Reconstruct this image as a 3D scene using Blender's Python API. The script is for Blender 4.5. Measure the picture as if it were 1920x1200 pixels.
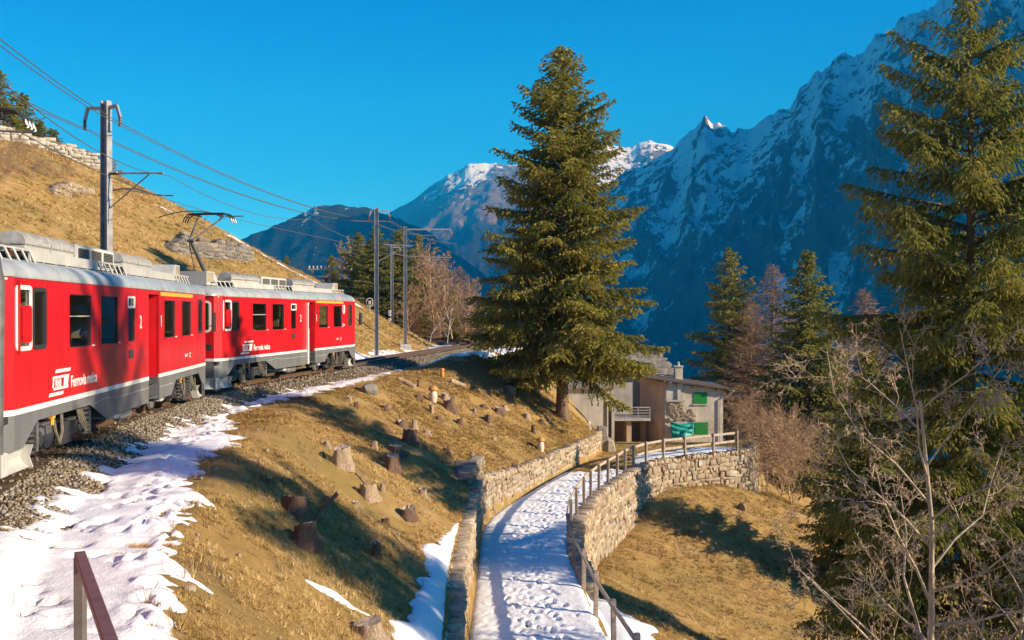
import bpy, bmesh, math, random
import numpy as np
from mathutils import Vector, Matrix, Euler

for o in list(bpy.data.objects):
    bpy.data.objects.remove(o, do_unlink=True)
SC = bpy.context.scene
COL = SC.collection
RAD = math.radians
random.seed(7)

# ------------------------------------------------------------------ camera
EYE = 2.6                       # metres above the rail
cam_d = bpy.data.cameras.new('camera')
cam = bpy.data.objects.new('camera', cam_d)
COL.objects.link(cam)
cam.location = (0, 0, EYE)
cam.rotation_euler = (RAD(90 - 0.41), 0, 0)
cam_d.sensor_width = 36.0
cam_d.lens = 36.0 * 1820 / 1920
cam_d.clip_start = 0.1
cam_d.clip_end = 30000
SC.camera = cam

# ------------------------------------------------------------------ sky and sun
SUN_EL, SUN_BACK = 21.0, 18.0    # degrees above the horizon, degrees behind the picture plane (sun on the right)
sun_vec = Vector((math.cos(RAD(SUN_EL)) * math.cos(RAD(SUN_BACK)),
                  -math.cos(RAD(SUN_EL)) * math.sin(RAD(SUN_BACK)), math.sin(RAD(SUN_EL))))
world = bpy.data.worlds.new('World')
SC.world = world
world.use_nodes = True
wn, wl = world.node_tree.nodes, world.node_tree.links
wn.clear()
w_out = wn.new('ShaderNodeOutputWorld')
w_bg = wn.new('ShaderNodeBackground')
w_sky = wn.new('ShaderNodeTexSky')
w_sky.sky_type = 'NISHITA'
w_sky.sun_disc = False
w_sky.sun_elevation = RAD(SUN_EL)
w_sky.sun_rotation = RAD(90 + SUN_BACK)
w_sky.altitude = 1800
w_sky.air_density = 0.85
w_sky.dust_density = 0.15
w_sky.ozone_density = 3.0
w_hsv = wn.new('ShaderNodeHueSaturation')
w_hsv.inputs['Hue'].default_value = 0.5
w_hsv.inputs['Saturation'].default_value = 1.36
w_hsv.inputs['Value'].default_value = 1.0
wl.new(w_sky.outputs[0], w_hsv.inputs['Color'])
w_mul = wn.new('ShaderNodeMix')
w_mul.data_type = 'RGBA'
w_mul.blend_type = 'MULTIPLY'
w_mul.inputs[0].default_value = 1.0
w_mul.inputs[7].default_value = (0.21, 0.70, 0.93, 1.0)     # the deep cyan cast of the thin winter air
wl.new(w_hsv.outputs[0], w_mul.inputs[6])
wl.new(w_mul.outputs[2], w_bg.inputs['Color'])
w_bg.inputs['Strength'].default_value = 0.12
wl.new(w_bg.outputs[0], w_out.inputs['Surface'])

sun_d = bpy.data.lights.new('sun', 'SUN')
sun_d.energy = 5.0
sun_d.angle = RAD(0.53)
sun_d.color = (1.0, 0.96, 0.88)
sun_o = bpy.data.objects.new('sun', sun_d)
COL.objects.link(sun_o)
sun_o.rotation_euler = sun_vec.to_track_quat('Z', 'Y').to_euler()
sun_o.location = (60, -20, 60)

SC.view_settings.view_transform = 'Standard'
SC.view_settings.look = 'None'
SC.view_settings.exposure = 0.68
SC.view_settings.gamma = 1.0
SC.view_settings.use_curve_mapping = False
SC.render.engine = 'CYCLES'
SC.cycles.use_denoising = True
SC.cycles.max_bounces = 6
SC.cycles.diffuse_bounces = 3
SC.cycles.glossy_bounces = 3
SC.cycles.transmission_bounces = 4
SC.cycles.transparent_max_bounces = 12
SC.cycles.volume_bounces = 1
SC.cycles.sample_clamp_indirect = 6.0

# ------------------------------------------------------------------ helpers: objects
def tag(o, label=None, cat=None, group=None, kind=None):
    if label: o['label'] = label
    if cat: o['category'] = cat
    if group: o['group'] = group
    if kind: o['kind'] = kind
    return o

def empty(name, loc=(0, 0, 0), rz=0.0, parent=None):
    o = bpy.data.objects.new(name, None)
    COL.objects.link(o)
    o.location = loc
    o.rotation_euler = (0, 0, rz)
    o.empty_display_size = 0.2
    if parent: o.parent = parent
    return o

def obj(name, me, parent=None, mat=None):
    o = bpy.data.objects.new(name, me)
    COL.objects.link(o)
    if mat is not None:
        me.materials.clear()
        me.materials.append(mat)
    if parent is not None: o.parent = parent
    return o

def np_mesh(name, verts, faces, mat=None, smooth=False, attrs=None):
    """verts (N,3), faces (M,k) numpy arrays"""
    me = bpy.data.meshes.new(name)
    verts = np.asarray(verts, dtype=np.float32)
    faces = np.asarray(faces, dtype=np.int32)
    n, (m, k) = len(verts), faces.shape
    me.vertices.add(n)
    me.vertices.foreach_set('co', verts.ravel())
    me.loops.add(m * k)
    me.loops.foreach_set('vertex_index', faces.ravel())
    me.polygons.add(m)
    me.polygons.foreach_set('loop_start', np.arange(0, m * k, k, dtype=np.int32))
    me.update(calc_edges=True)
    if smooth:
        me.polygons.foreach_set('use_smooth', np.ones(m, dtype=bool))
    if attrs:
        for an, av in attrs.items():
            a = me.attributes.new(an, 'FLOAT', 'POINT')
            a.data.foreach_set('value', np.asarray(av, dtype=np.float32))
    if mat is not None: me.materials.append(mat)
    return me

class MB:
    """collects simple shapes and links them as one mesh object"""
    def __init__(self):
        self.v, self.f = [], []
    def add(self, vs, fs):
        b = len(self.v)
        self.v += [tuple(p) for p in vs]
        self.f += [tuple(i + b for i in q) for q in fs]
        return self
    def box(self, x0, x1, y0, y1, z0, z1):
        self.add([(x0, y0, z0), (x1, y0, z0), (x1, y1, z0), (x0, y1, z0), (x0, y0, z1), (x1, y0, z1), (x1, y1, z1), (x0, y1, z1)],
                 [(0, 3, 2, 1), (4, 5, 6, 7), (0, 1, 5, 4), (1, 2, 6, 5), (2, 3, 7, 6), (3, 0, 4, 7)])
        return self
    def bar(self, a, b, w, h=None, up=(0, 0, 1)):
        a, b = Vector(a), Vector(b)
        h = h or w
        d = (b - a).normalized()
        s = d.cross(Vector(up))
        if s.length < 1e-4: s = d.cross(Vector((0, 1, 0)))
        s.normalize(); u = s.cross(d)
        vs = []
        for p in (a, b):
            for i, j in ((-1, -1), (1, -1), (1, 1), (-1, 1)):
                vs.append(p + s * (i * w / 2) + u * (j * h / 2))
        self.add(vs, [(0, 3, 2, 1), (4, 5, 6, 7), (0, 1, 5, 4), (1, 2, 6, 5), (2, 3, 7, 6), (3, 0, 4, 7)])
        return self
    def tube(self, pts, r, n=6, caps=True):
        pts = [Vector(p) for p in pts]
        rs = r if isinstance(r, (list, tuple)) else [r] * len(pts)
        b = len(self.v)
        ref = None
        for i, p in enumerate(pts):
            d = (pts[min(i + 1, len(pts) - 1)] - pts[max(i - 1, 0)])
            if d.length < 1e-9: d = Vector((0, 0, 1))
            d.normalize()
            if ref is None:
                ref = d.orthogonal().normalized()
            s = (ref - d * ref.dot(d))
            if s.length < 1e-5: s = d.orthogonal()
            s.normalize(); ref = s
            u = d.cross(s)
            for k in range(n):
                a = 2 * math.pi * k / n
                q = p + (s * math.cos(a) + u * math.sin(a)) * rs[i]
                self.v.append((q.x, q.y, q.z))
        for i in range(len(pts) - 1):
            for k in range(n):
                k2 = (k + 1) % n
                self.f.append((b + i * n + k, b + i * n + k2, b + (i + 1) * n + k2, b + (i + 1) * n + k))
        if caps:
            self.f.append(tuple(b + k for k in range(n))[::-1])
            e = b + (len(pts) - 1) * n
            self.f.append(tuple(e + k for k in range(n)))
        return self
    def prism(self, poly, y0, y1, axis='y'):
        """poly of (a,b): extruded along axis (x: poly=(y,z); y: poly=(x,z); z: poly=(x,y))"""
        def P(a, b, c):
            return {'x': (c, a, b), 'y': (a, c, b), 'z': (a, b, c)}[axis]
        n = len(poly)
        vs = [P(a, b, y0) for a, b in poly] + [P(a, b, y1) for a, b in poly]
        fs = [tuple(range(n)), tuple(range(n, 2 * n))[::-1]]
        fs += [(i, n + i, n + (i + 1) % n, (i + 1) % n) for i in range(n)]
        self.add(vs, fs)
        return self
    def lathe(self, prof, c=(0, 0, 0), n=16, axis='z'):
        b = len(self.v)
        for r, h in prof:
            for k in range(n):
                a = 2 * math.pi * k / n
                x, y = r * math.cos(a), r * math.sin(a)
                p = {'z': (x, y, h), 'y': (x, h, y), 'x': (h, x, y)}[axis]
                self.v.append((p[0] + c[0], p[1] + c[1], p[2] + c[2]))
        for i in range(len(prof) - 1):
            for k in range(n):
                k2 = (k + 1) % n
                self.f.append((b + i * n + k, b + i * n + k2, b + (i + 1) * n + k2, b + (i + 1) * n + k))
        self.f.append(tuple(b + k for k in range(n))[::-1])
        e = b + (len(prof) - 1) * n
        self.f.append(tuple(e + k for k in range(n)))
        return self
    def mesh(self, name, mat=None, smooth=False, fix=True):
        me = bpy.data.meshes.new(name)
        me.from_pydata(self.v, [], self.f)
        if fix:
            bm = bmesh.new(); bm.from_mesh(me)
            bmesh.ops.recalc_face_normals(bm, faces=bm.faces)
            bm.to_mesh(me); bm.free()
        if smooth:
            me.polygons.foreach_set('use_smooth', np.ones(len(me.polygons), dtype=bool))
            try: me.set_sharp_from_angle(angle=RAD(38))
            except Exception: pass
        if mat is not None: me.materials.append(mat)
        me.update()
        return me
    def build(self, name, mat, parent=None, smooth=False, bevel=0.0, fix=True):
        o = obj(name, self.mesh(name, mat, smooth, fix), parent)
        if bevel:
            m = o.modifiers.new('bevel', 'BEVEL'); m.width = bevel; m.segments = 2; m.limit_method = 'ANGLE'; m.angle_limit = RAD(40)
        return o

def copy_tree(o, parent=None):
    c = o.copy()
    COL.objects.link(c)
    c.parent = parent
    for ch in list(o.children):
        copy_tree(ch, c)
    return c

# ------------------------------------------------------------------ helpers: noise
_rs = np.random.RandomState(11)
_perm = np.tile(_rs.permutation(512), 2)
_val = _rs.rand(512) * 2 - 1
def vnoise(x, y, seed=0):
    x = np.asarray(x, float); y = np.asarray(y, float)
    xi = np.floor(x).astype(int); yi = np.floor(y).astype(int)
    fx, fy = x - xi, y - yi
    fx = fx * fx * fx * (fx * (fx * 6 - 15) + 10); fy = fy * fy * fy * (fy * (fy * 6 - 15) + 10)
    def h(i, j): return _val[_perm[(_perm[(i + seed * 37) & 511] + j) & 511]]
    a, b, c, d = h(xi, yi), h(xi + 1, yi), h(xi, yi + 1), h(xi + 1, yi + 1)
    return (a * (1 - fx) + b * fx) * (1 - fy) + (c * (1 - fx) + d * fx) * fy
def fbm(x, y, octv=4, seed=0, gain=0.5):
    s, a, t = 0.0, 1.0, 0.0
    for k in range(octv):
        s = s + a * vnoise(x * 2 ** k + 17.3 * k, y * 2 ** k - 9.1 * k, seed + k); t += a; a *= gain
    return s / t
def ridged(x, y, octv=4, seed=0, gain=0.5):
    s, a, t = 0.0, 1.0, 0.0
    for k in range(octv):
        s = s + a * (1 - 2 * np.abs(vnoise(x * 2 ** k + 5.7 * k, y * 2 ** k + 3.3 * k, seed + k))); t += a; a *= gain
    return s / t
def smooth01(t):
    t = np.clip(t, 0, 1); return t * t * (3 - 2 * t)

# ------------------------------------------------------------------ helpers: materials
def ramp_set(r, stops):
    el = r.color_ramp.elements
    while len(el) > len(stops): el.remove(el[-1])
    while len(el) < len(stops): el.new(0.5)
    for e, (p, c) in zip(el, stops):
        e.position = p; e.color = (*c, 1.0)

class Mat:
    def __init__(self, name):
        self.m = bpy.data.materials.new(name); self.m.use_nodes = True
        self.n, self.l = self.m.node_tree.nodes, self.m.node_tree.links
        self.b = self.n['Principled BSDF']; self.out = self.n['Material Output']
        self._tc = None
    def tc(self, kind='Object'):
        if self._tc is None: self._tc = self.n.new('ShaderNodeTexCoord')
        return self._tc.outputs[kind]
    def mapped(self, scale, kind='Object'):
        mp = self.n.new('ShaderNodeMapping'); mp.inputs['Scale'].default_value = scale
        self.l.new(self.tc(kind), mp.inputs['Vector']); return mp.outputs[0]
    def noise(self, scale, detail=4, rough=0.55, vec=None, dist=0.0):
        t = self.n.new('ShaderNodeTexNoise'); t.inputs['Scale'].default_value = scale
        t.inputs['Detail'].default_value = detail; t.inputs['Roughness'].default_value = rough; t.inputs['Distortion'].default_value = dist
        self.l.new(vec if vec is not None else self.tc(), t.inputs['Vector']); return t.outputs['Fac']
    def voronoi(self, scale, feature='F1', vec=None, out='Distance'):
        t = self.n.new('ShaderNodeTexVoronoi'); t.inputs['Scale'].default_value = scale; t.feature = feature
        self.l.new(vec if vec is not None else self.tc(), t.inputs['Vector']); return t.outputs[out]
    def ramp(self, fac, stops):
        r = self.n.new('ShaderNodeValToRGB'); ramp_set(r, stops); self.l.new(fac, r.inputs['Fac']); return r.outputs['Color']
    def mix(self, fac, a, b, mode='MIX'):
        x = self.n.new('ShaderNodeMix'); x.data_type = 'RGBA'; x.blend_type = mode
        for sock, v in ((x.inputs[0], fac), (x.inputs[6], a), (x.inputs[7], b)):
            if isinstance(v, (int, float)): sock.default_value = v
            elif isinstance(v, tuple): sock.default_value = (*v, 1.0)
            else: self.l.new(v, sock)
        return x.outputs[2]
    def math(self, op, a, b=0.0, clamp=False):
        x = self.n.new('ShaderNodeMath'); x.operation = op; x.use_clamp = clamp
        for i, v in ((0, a), (1, b)):
            if isinstance(v, (int, float)): x.inputs[i].default_value = v
            else: self.l.new(v, x.inputs[i])
        return x.outputs[0]
    def attr(self, name):
        a = self.n.new('ShaderNodeAttribute'); a.attribute_name = name; return a.outputs['Fac']
    def objrand(self):
        return self.n.new('ShaderNodeObjectInfo').outputs['Random']
    def color(self, c):
        if isinstance(c, tuple): self.b.inputs['Base Color'].default_value = (*c, 1.0)
        else: self.l.new(c, self.b.inputs['Base Color'])
        return self
    def rough(self, r, spec=None):
        if isinstance(r, (int, float)): self.b.inputs['Roughness'].default_value = r
        else: self.l.new(r, self.b.inputs['Roughness'])
        if spec is not None: self.b.inputs['Specular IOR Level'].default_value = spec
        return self
    def metal(self, v): self.b.inputs['Metallic'].default_value = v; return self
    def bump(self, h, strength=0.5, dist=0.05):
        b = self.n.new('ShaderNodeBump'); b.inputs['Strength'].default_value = strength; b.inputs['Distance'].default_value = dist
        self.l.new(h, b.inputs['Height']); self.l.new(b.outputs[0], self.b.inputs['Normal']); return self

def plain(name, c, rough=0.6, metal=0.0, var=0.12, scale=6.0, bump=0.0, spec=0.5, rand=0.0):
    M = Mat(name)
    f = M.noise(scale, 5, 0.6)
    lo = tuple(max(0, x * (1 - var)) for x in c); hi = tuple(min(1, x * (1 + var)) for x in c)
    col = M.ramp(f, [(0.3, lo), (0.7, hi)])
    if rand:
        r = M.objrand()
        k = M.math('ADD', M.math('MULTIPLY', r, 2 * rand), 1 - rand)
        x = M.n.new('ShaderNodeHueSaturation'); M.l.new(col, x.inputs['Color']); M.l.new(k, x.inputs['Value']); col = x.outputs[0]
    M.color(col).rough(rough, spec).metal(metal)
    if bump: M.bump(M.noise(scale * 5, 4), bump, 0.02)
    return M.m
# ------------------------------------------------------------------ plan of the place (X right, Y away, Z up, rail top = 0)
def catmull(pts, step):
    P = [np.array(p, float) for p in pts]
    P = [2 * P[0] - P[1]] + P + [2 * P[-1] - P[-2]]
    out = []
    for i in range(1, len(P) - 2):
        p0, p1, p2, p3 = P[i - 1:i + 3]
        n = max(2, int(np.linalg.norm(p2 - p1) / step))
        for k in range(n):
            t = k / n
            out.append(0.5 * ((2 * p1) + (-p0 + p2) * t + (2 * p0 - 5 * p1 + 4 * p2 - p3) * t * t + (-p0 + 3 * p1 - 3 * p2 + p3) * t ** 3))
    out.append(P[-2])
    return np.array(out)

TRACK = catmull([(9, -24), (3.6, -12), (-1.2, -3.6), (-5.1, 4.8), (-8.0, 12.4), (-9.6, 18.2), (-10.55, 24.3), (-10.98, 31), (-10.75, 36.5),
                 (-9.95, 42), (-8.95, 48), (-7.0, 61), (-5.1, 73), (-4.0, 83), (-5.2, 94), (-10, 105), (-20, 114), (-40, 122)], 1.0)
SHOULDER = catmull([(9, -18), (3, -8), (-0.6, 1), (-3.4, 9.2), (-4.7, 13.7), (-6.3, 22.5), (-7.0, 30), (-7.0, 36), (-6.0, 43), (-4.0, 50),
                    (-1.4, 58), (-0.4, 66), (0.3, 76), (1, 92), (2, 115), (4, 155)], 1.5)
WALL = catmull([(11, -18), (6, -8), (2, 3), (-0.4, 13), (-1.0, 20), (-1.08, 28), (-1.03, 34.3), (-.27, 38), (.82, 41.2), (1.83, 44.3), (3.3, 48.4),
                (4.96, 53.4), (5.7, 57), (6.3, 62), (7.0, 70), (8, 84), (9, 100), (12, 155)], 1.0)
FENCE = catmull([(15, -18), (9.5, -6), (5.5, 5), (3.2, 15), (2.3, 22), (1.95, 27), (1.87, 32.1), (2.78, 38), (3.74, 41.5), (4.77, 44.3), (6.0, 47.6),
                 (7.7, 50.0), (10.6, 52.1), (12.4, 53.4), (13.4, 55), (14.6, 59), (17, 67), (21, 80), (25, 100), (32, 155)], 1.0)
BANK = catmull([(4, -26), (-0.6, -13), (-5.0, -5), (-8.4, 3.4), (-11.4, 11.4), (-13.2, 18.5), (-14.0, 25), (-14.4, 31), (-14.0, 37), (-13.0, 43),
                (-11.7, 49), (-9.5, 60), (-7.7, 74), (-7.2, 84), (-7.6, 93), (-12, 103), (-25, 112), (-50, 120), (-80, 124)], 1.5)

def sdist(PL, x, y):
    """signed distance to a polyline (positive on the right) and arc length"""
    best = np.full(x.shape, 1e18); sg = np.ones(x.shape); arc = np.zeros(x.shape)
    s0 = 0.0
    for a, b in zip(PL[:-1], PL[1:]):
        d = b - a; L = math.hypot(*d)
        t = np.clip(((x - a[0]) * d[0] + (y - a[1]) * d[1]) / (L * L), 0, 1)
        qx, qy = a[0] + d[0] * t, a[1] + d[1] * t
        q = (x - qx) ** 2 + (y - qy) ** 2
        m = q < best
        cr = (x - a[0]) * d[1] - (y - a[1]) * d[0]
        best = np.where(m, q, best); sg = np.where(m, np.where(cr >= 0, 1.0, -1.0), sg); arc = np.where(m, s0 + t * L, arc)
        s0 += L
    return np.sqrt(best) * sg, arc
def arc_of(PL, y):
    """arc length at the point whose Y is nearest y"""
    i = int(np.argmin(np.abs(PL[:, 1] - y)))
    return float(np.sum(np.hypot(*(PL[1:i + 1] - PL[:i]).T)))
def at_arc(PL, s):
    L = np.concatenate([[0], np.cumsum(np.hypot(*(PL[1:] - PL[:-1]).T))])
    return np.array([np.interp(s, L, PL[:, 0]), np.interp(s, L, PL[:, 1])])
def dir_arc(PL, s, e=0.4):
    d = at_arc(PL, s + e) - at_arc(PL, s - e)
    return d / np.linalg.norm(d)

PATH_Z = -5.0
def yk(PL, keys):
    return [arc_of(PL, k[0]) for k in keys], [k[1] for k in keys]
W_TOP = yk(WALL, [(-18, -3.2), (18, -3.35), (30, -3.35), (34.5, -3.45), (38, -3.8), (42, -4.0), (53.4, -4.12), (56, -4.9), (60, -5.75), (70, -7.0), (84, -8.7), (112, -12.0)])
F_FOOT = yk(FENCE, [(-18, -5.4), (24, -5.25), (28, -5.6), (32, -6.3), (36, -7.2), (41.5, -7.6), (45, -7.4), (48, -6.7), (50, -6.4), (52, -6.5), (53.4, -7.0), (55, -7.6), (60, -8.4), (70, -9.4), (80, -10.6), (100, -13)])
F_SLOPE = yk(FENCE, [(-18, .45), (25, .5), (33, .46), (42, .36), (50, .30), (55, .42), (100, .5)])

class Fields:
    """distance fields of the plan lines, looked up on two grids"""
    def __init__(self):
        self.g = []
        for x0, x1, y0, y1, st in ((-60, 30, 2, 100, .25), (-130, 110, -60, 190, 1.5)):
            xs, ys = np.arange(x0, x1 + st, st), np.arange(y0, y1 + st, st)
            X, Y = np.meshgrid(xs, ys); shp = X.shape; X, Y = X.ravel(), Y.ravel()
            d = {}
            d['S'], _ = sdist(SHOULDER, X, Y); d['W'], aW = sdist(WALL, X, Y); d['F'], aF = sdist(FENCE, X, Y)
            d['B'], _ = sdist(BANK, X, Y); d['T'], _ = sdist(TRACK, X, Y)
            d['top'] = np.interp(aW, *W_TOP)
            w = np.zeros(X.shape); f = np.zeros(X.shape); sl = np.zeros(X.shape); s0 = 0.
            m = d['F'] > -3
            xm, ym = X[m], Y[m]; w, f, sl = np.zeros(m.sum()), np.zeros(m.sum()), np.zeros(m.sum())
            for i in range(len(FENCE) - 1):
                q_ = FENCE[i]
                k = 1.0 / ((xm - q_[0]) ** 2 + (ym - q_[1]) ** 2 + .25) ** 2
                w += k; f += k * np.interp(s0, *F_FOOT); sl += k * np.interp(s0, *F_SLOPE)
                s0 += math.hypot(*(FENCE[i + 1] - FENCE[i]))
            d['foot'] = np.zeros(X.shape); d['slope'] = np.zeros(X.shape)
            d['foot'][m] = f / w; d['slope'][m] = sl / w
            self.g.append((x0, y0, st, {k: v.reshape(shp) for k, v in d.items()}, shp))
    def __call__(self, keys, x, y):
        x = np.asarray(x, float); y = np.asarray(y, float)
        outs = [np.zeros(x.shape) for _ in keys]
        f = self.g[0]
        inside = (x >= -60) & (x <= 30) & (y >= 2) & (y <= 100)
        for gi, m in ((0, inside), (1, ~inside)):
            if not m.any(): continue
            x0, y0, st, d, shp = self.g[gi]
            u = np.clip((x[m] - x0) / st, 0, shp[1] - 1.001); v = np.clip((y[m] - y0) / st, 0, shp[0] - 1.001)
            i, j = u.astype(int), v.astype(int); fu, fv = u - i, v - j
            for o, k in zip(outs, keys):
                a = d[k]
                o[m] = (a[j, i] * (1 - fu) + a[j, i + 1] * fu) * (1 - fv) + (a[j + 1, i] * (1 - fu) + a[j + 1, i + 1] * fu) * fv
        return outs
FLD = Fields()

def ground(x, y, rough=True):
    x = np.asarray(x, float); y = np.asarray(y, float)
    shp = x.shape; x = x.ravel(); y = y.ravel()
    dS, dW, dF, dB, dT, top, foot, sl = FLD(('S', 'W', 'F', 'B', 'T', 'top', 'foot', 'slope'), x, y)
    flat = np.full(x.shape, -0.45)
    # a low mound beside the far track
    flat = flat + 0.62 * np.exp(-(((x + 2.0) / 3.2) ** 2 + ((y - 58) / 6.5) ** 2)) * smooth01((dT - 2.2) / 2.0)
    # slope between the shoulder and the path wall
    t = np.clip(dS / np.maximum(dS - np.minimum(dW, 0) + 1e-6, 1e-6), 0, 1)
    f = np.where(t < 1, t ** 1.18, 1)
    slope = flat + (top - flat) * f
    z = np.where(dS <= 0, flat, slope)
    # path and the place before the house
    inp = dW > 0
    path = PATH_Z - 0.122 * np.maximum(y - 54.2, 0)
    z = np.where(inp, path, z)
    z = np.where((dW > -0.18) & (dW <= 0), top + (path - top) * smooth01((dW + 0.18) / 0.18), z)
    # below the fence
    dd = np.maximum(dF - 0.35, 0)
    out = foot - sl * (np.sqrt(dd * dd + 0.6) - 0.775) - 0.004 * dd * dd
    k = smooth01(dF / 0.3)
    z = np.where((dF > 0) & inp, path + (np.minimum(out, path) - path) * k, z)
    # hillside left of the track
    q = -dB
    hz = -0.45 + 0.56 * (np.sqrt(np.maximum(q + 0.4, 0) ** 2 + 0.5) - 0.70)
    hz = np.where(q > -0.4, hz, -0.45)
    cap = 16.5 + 0.12 * np.maximum(-x - 40, 0)
    hz = np.where(hz > cap - 4, cap - 4 + 4 * np.tanh((hz - cap + 4) / 4), hz)
    z = np.where(q > -0.4, np.maximum(hz, -0.45), z)
    # far ground behind the station sinks into the valley
    z = z - 0.10 * np.maximum(y - 128, 0) - 0.25 * np.maximum(x - 30, 0)
    if rough:
        n1 = fbm(x * .35, y * .35, 4, 3); n2 = fbm(x * 1.6, y * 1.6, 3, 9); n3 = fbm(x * .12, y * .12, 2, 5)
        amp = smooth01((np.abs(dT) - 2.4) / 2.5) * np.where((dW > -0.25) & (dF < 0.6), 0.12, 1.0)
        near = smooth01((np.maximum(-dW, dF) - 0.3) / 1.2)
        amp = amp * np.where(inp & (dF <= 0), 1, near)
        z = z + amp * (0.22 * n1 + 0.07 * n2 + 0.35 * n3 * smooth01((q - 1) / 4))
    return z.reshape(shp)
def gz(x, y):
    return float(ground(np.array([x]), np.array([y]))[0])

def axis(a, segs):
    out = [a]
    for end, st in segs:
        while out[-1] < end - 1e-6: out.append(out[-1] + st)
    return np.array(out)
gx = axis(-95, [(-50, 2.5), (-16, 0.8), (-12, 0.4), (15, 0.2), (24, 0.5), (70, 2.5)])
gy = axis(-24, [(4, 1.4), (8, 0.5), (60, 0.22), (100, 0.6), (150, 2.5)])
GX, GY = np.meshgrid(gx, gy)
GZ = ground(GX, GY)
ny_, nx_ = GX.shape
idx = np.arange(nx_ * ny_).reshape(ny_, nx_)
q = np.stack([idx[:-1, :-1], idx[:-1, 1:], idx[1:, 1:], idx[1:, :-1]], -1).reshape(-1, 4)

# dry winter grass on earth
M = Mat('dry_grass')
big = M.noise(0.22, 3, 0.5)
mid = M.noise(1.7, 5, 0.6)
fine = M.noise(16, 6, 0.75, vec=M.mapped((1.0, 2.2, 2.2)))
c1 = M.ramp(fine, [(0.25, (0.13, 0.078, 0.026)), (0.45, (0.35, 0.215, 0.075)), (0.62, (0.47, 0.30, 0.11)), (0.8, (0.60, 0.44, 0.20))])
c2 = M.ramp(mid, [(0.3, (0.26, 0.17, 0.052)), (0.5, (0.43, 0.26, 0.09)), (0.7, (0.54, 0.36, 0.15))])
c3 = M.mix(M.ramp(big, [(0.42, (0, 0, 0)), (0.68, (1, 1, 1))]), c2, (0.24, 0.20, 0.06))
soil = M.ramp(M.noise(0.9, 7, 0.7), [(0.56, (0, 0, 0)), (0.68, (1, 1, 1))])
turf = M.mix(M.math('MULTIPLY', soil, 0.75), M.mix(0.55, c1, c3), (0.115, 0.072, 0.04))
pale = M.ramp(M.noise(0.55, 5, 0.65, vec=M.mapped((1.0, 1.7, 1.0))), [(0.55, (0, 0, 0)), (0.72, (1, 1, 1))])
M.color(M.mix(M.math('MULTIPLY', pale, 0.45), turf, (0.55, 0.43, 0.24))).rough(0.95, 0.1)
M.bump(M.math('ADD', M.math('MULTIPLY', fine, 0.6), mid), 0.9, 0.09)
MAT_GRASS = M.m
terrain = obj('hillside_ground', np_mesh('hillside_ground', np.stack([GX, GY, GZ], -1).reshape(-1, 3), q, MAT_GRASS, smooth=True))
tag(terrain, 'dry brown grass hillside around the railway', kind='structure')

# valley floor far below
me = MB().add([(-9000, -3000, -330), (9000, -3000, -330), (9000, 12000, -330), (-9000, 12000, -330)], [(0, 1, 2, 3)]).mesh('valley_ground', plain('valley_floor', (0.06, 0.075, 0.045), 0.95, var=.3, scale=.01))
tag(obj('valley_ground', me), 'dark valley floor far below', kind='structure')
# flank that joins the near hillside to the valley
fx = np.concatenate([np.linspace(-95, 70, 34), np.linspace(70, 70, 30)[1:], ])
ring = [(-95, -24)] + [(-95, y) for y in np.linspace(0, 150, 9)] + [(x, 150) for x in np.linspace(-80, 70, 12)] + [(70, y) for y in np.linspace(135, -24, 10)] + [(x, -24) for x in np.linspace(55, -80, 9)]
ring = np.array(ring, float); rz = ground(ring[:, 0], ring[:, 1])
cen = np.array([-10, 60.])
V, Fq = [], []
for k, (mul, zz) in enumerate([(1.0, 0), (1.6, -40), (3.2, -130), (7.5, -340)]):
    p = cen + (ring - cen) * mul
    z = rz + zz if k < 3 else np.full(len(ring), -340.)
    V.append(np.column_stack([p, z - (0.02 if k == 0 else 0)]))
nR = len(ring)
for k in range(3):
    for i in range(nR):
        j = (i + 1) % nR
        Fq.append((k * nR + i, k * nR + j, (k + 1) * nR + j, (k + 1) * nR + i))
flank = obj('lower_hillside', np_mesh('lower_hillside', np.concatenate(V), np.array(Fq), plain('lower_slope', (0.10, 0.085, 0.04), 0.95, var=.35, scale=.06), smooth=True))
tag(flank, 'lower hillside falling to the valley', kind='structure')

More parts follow.
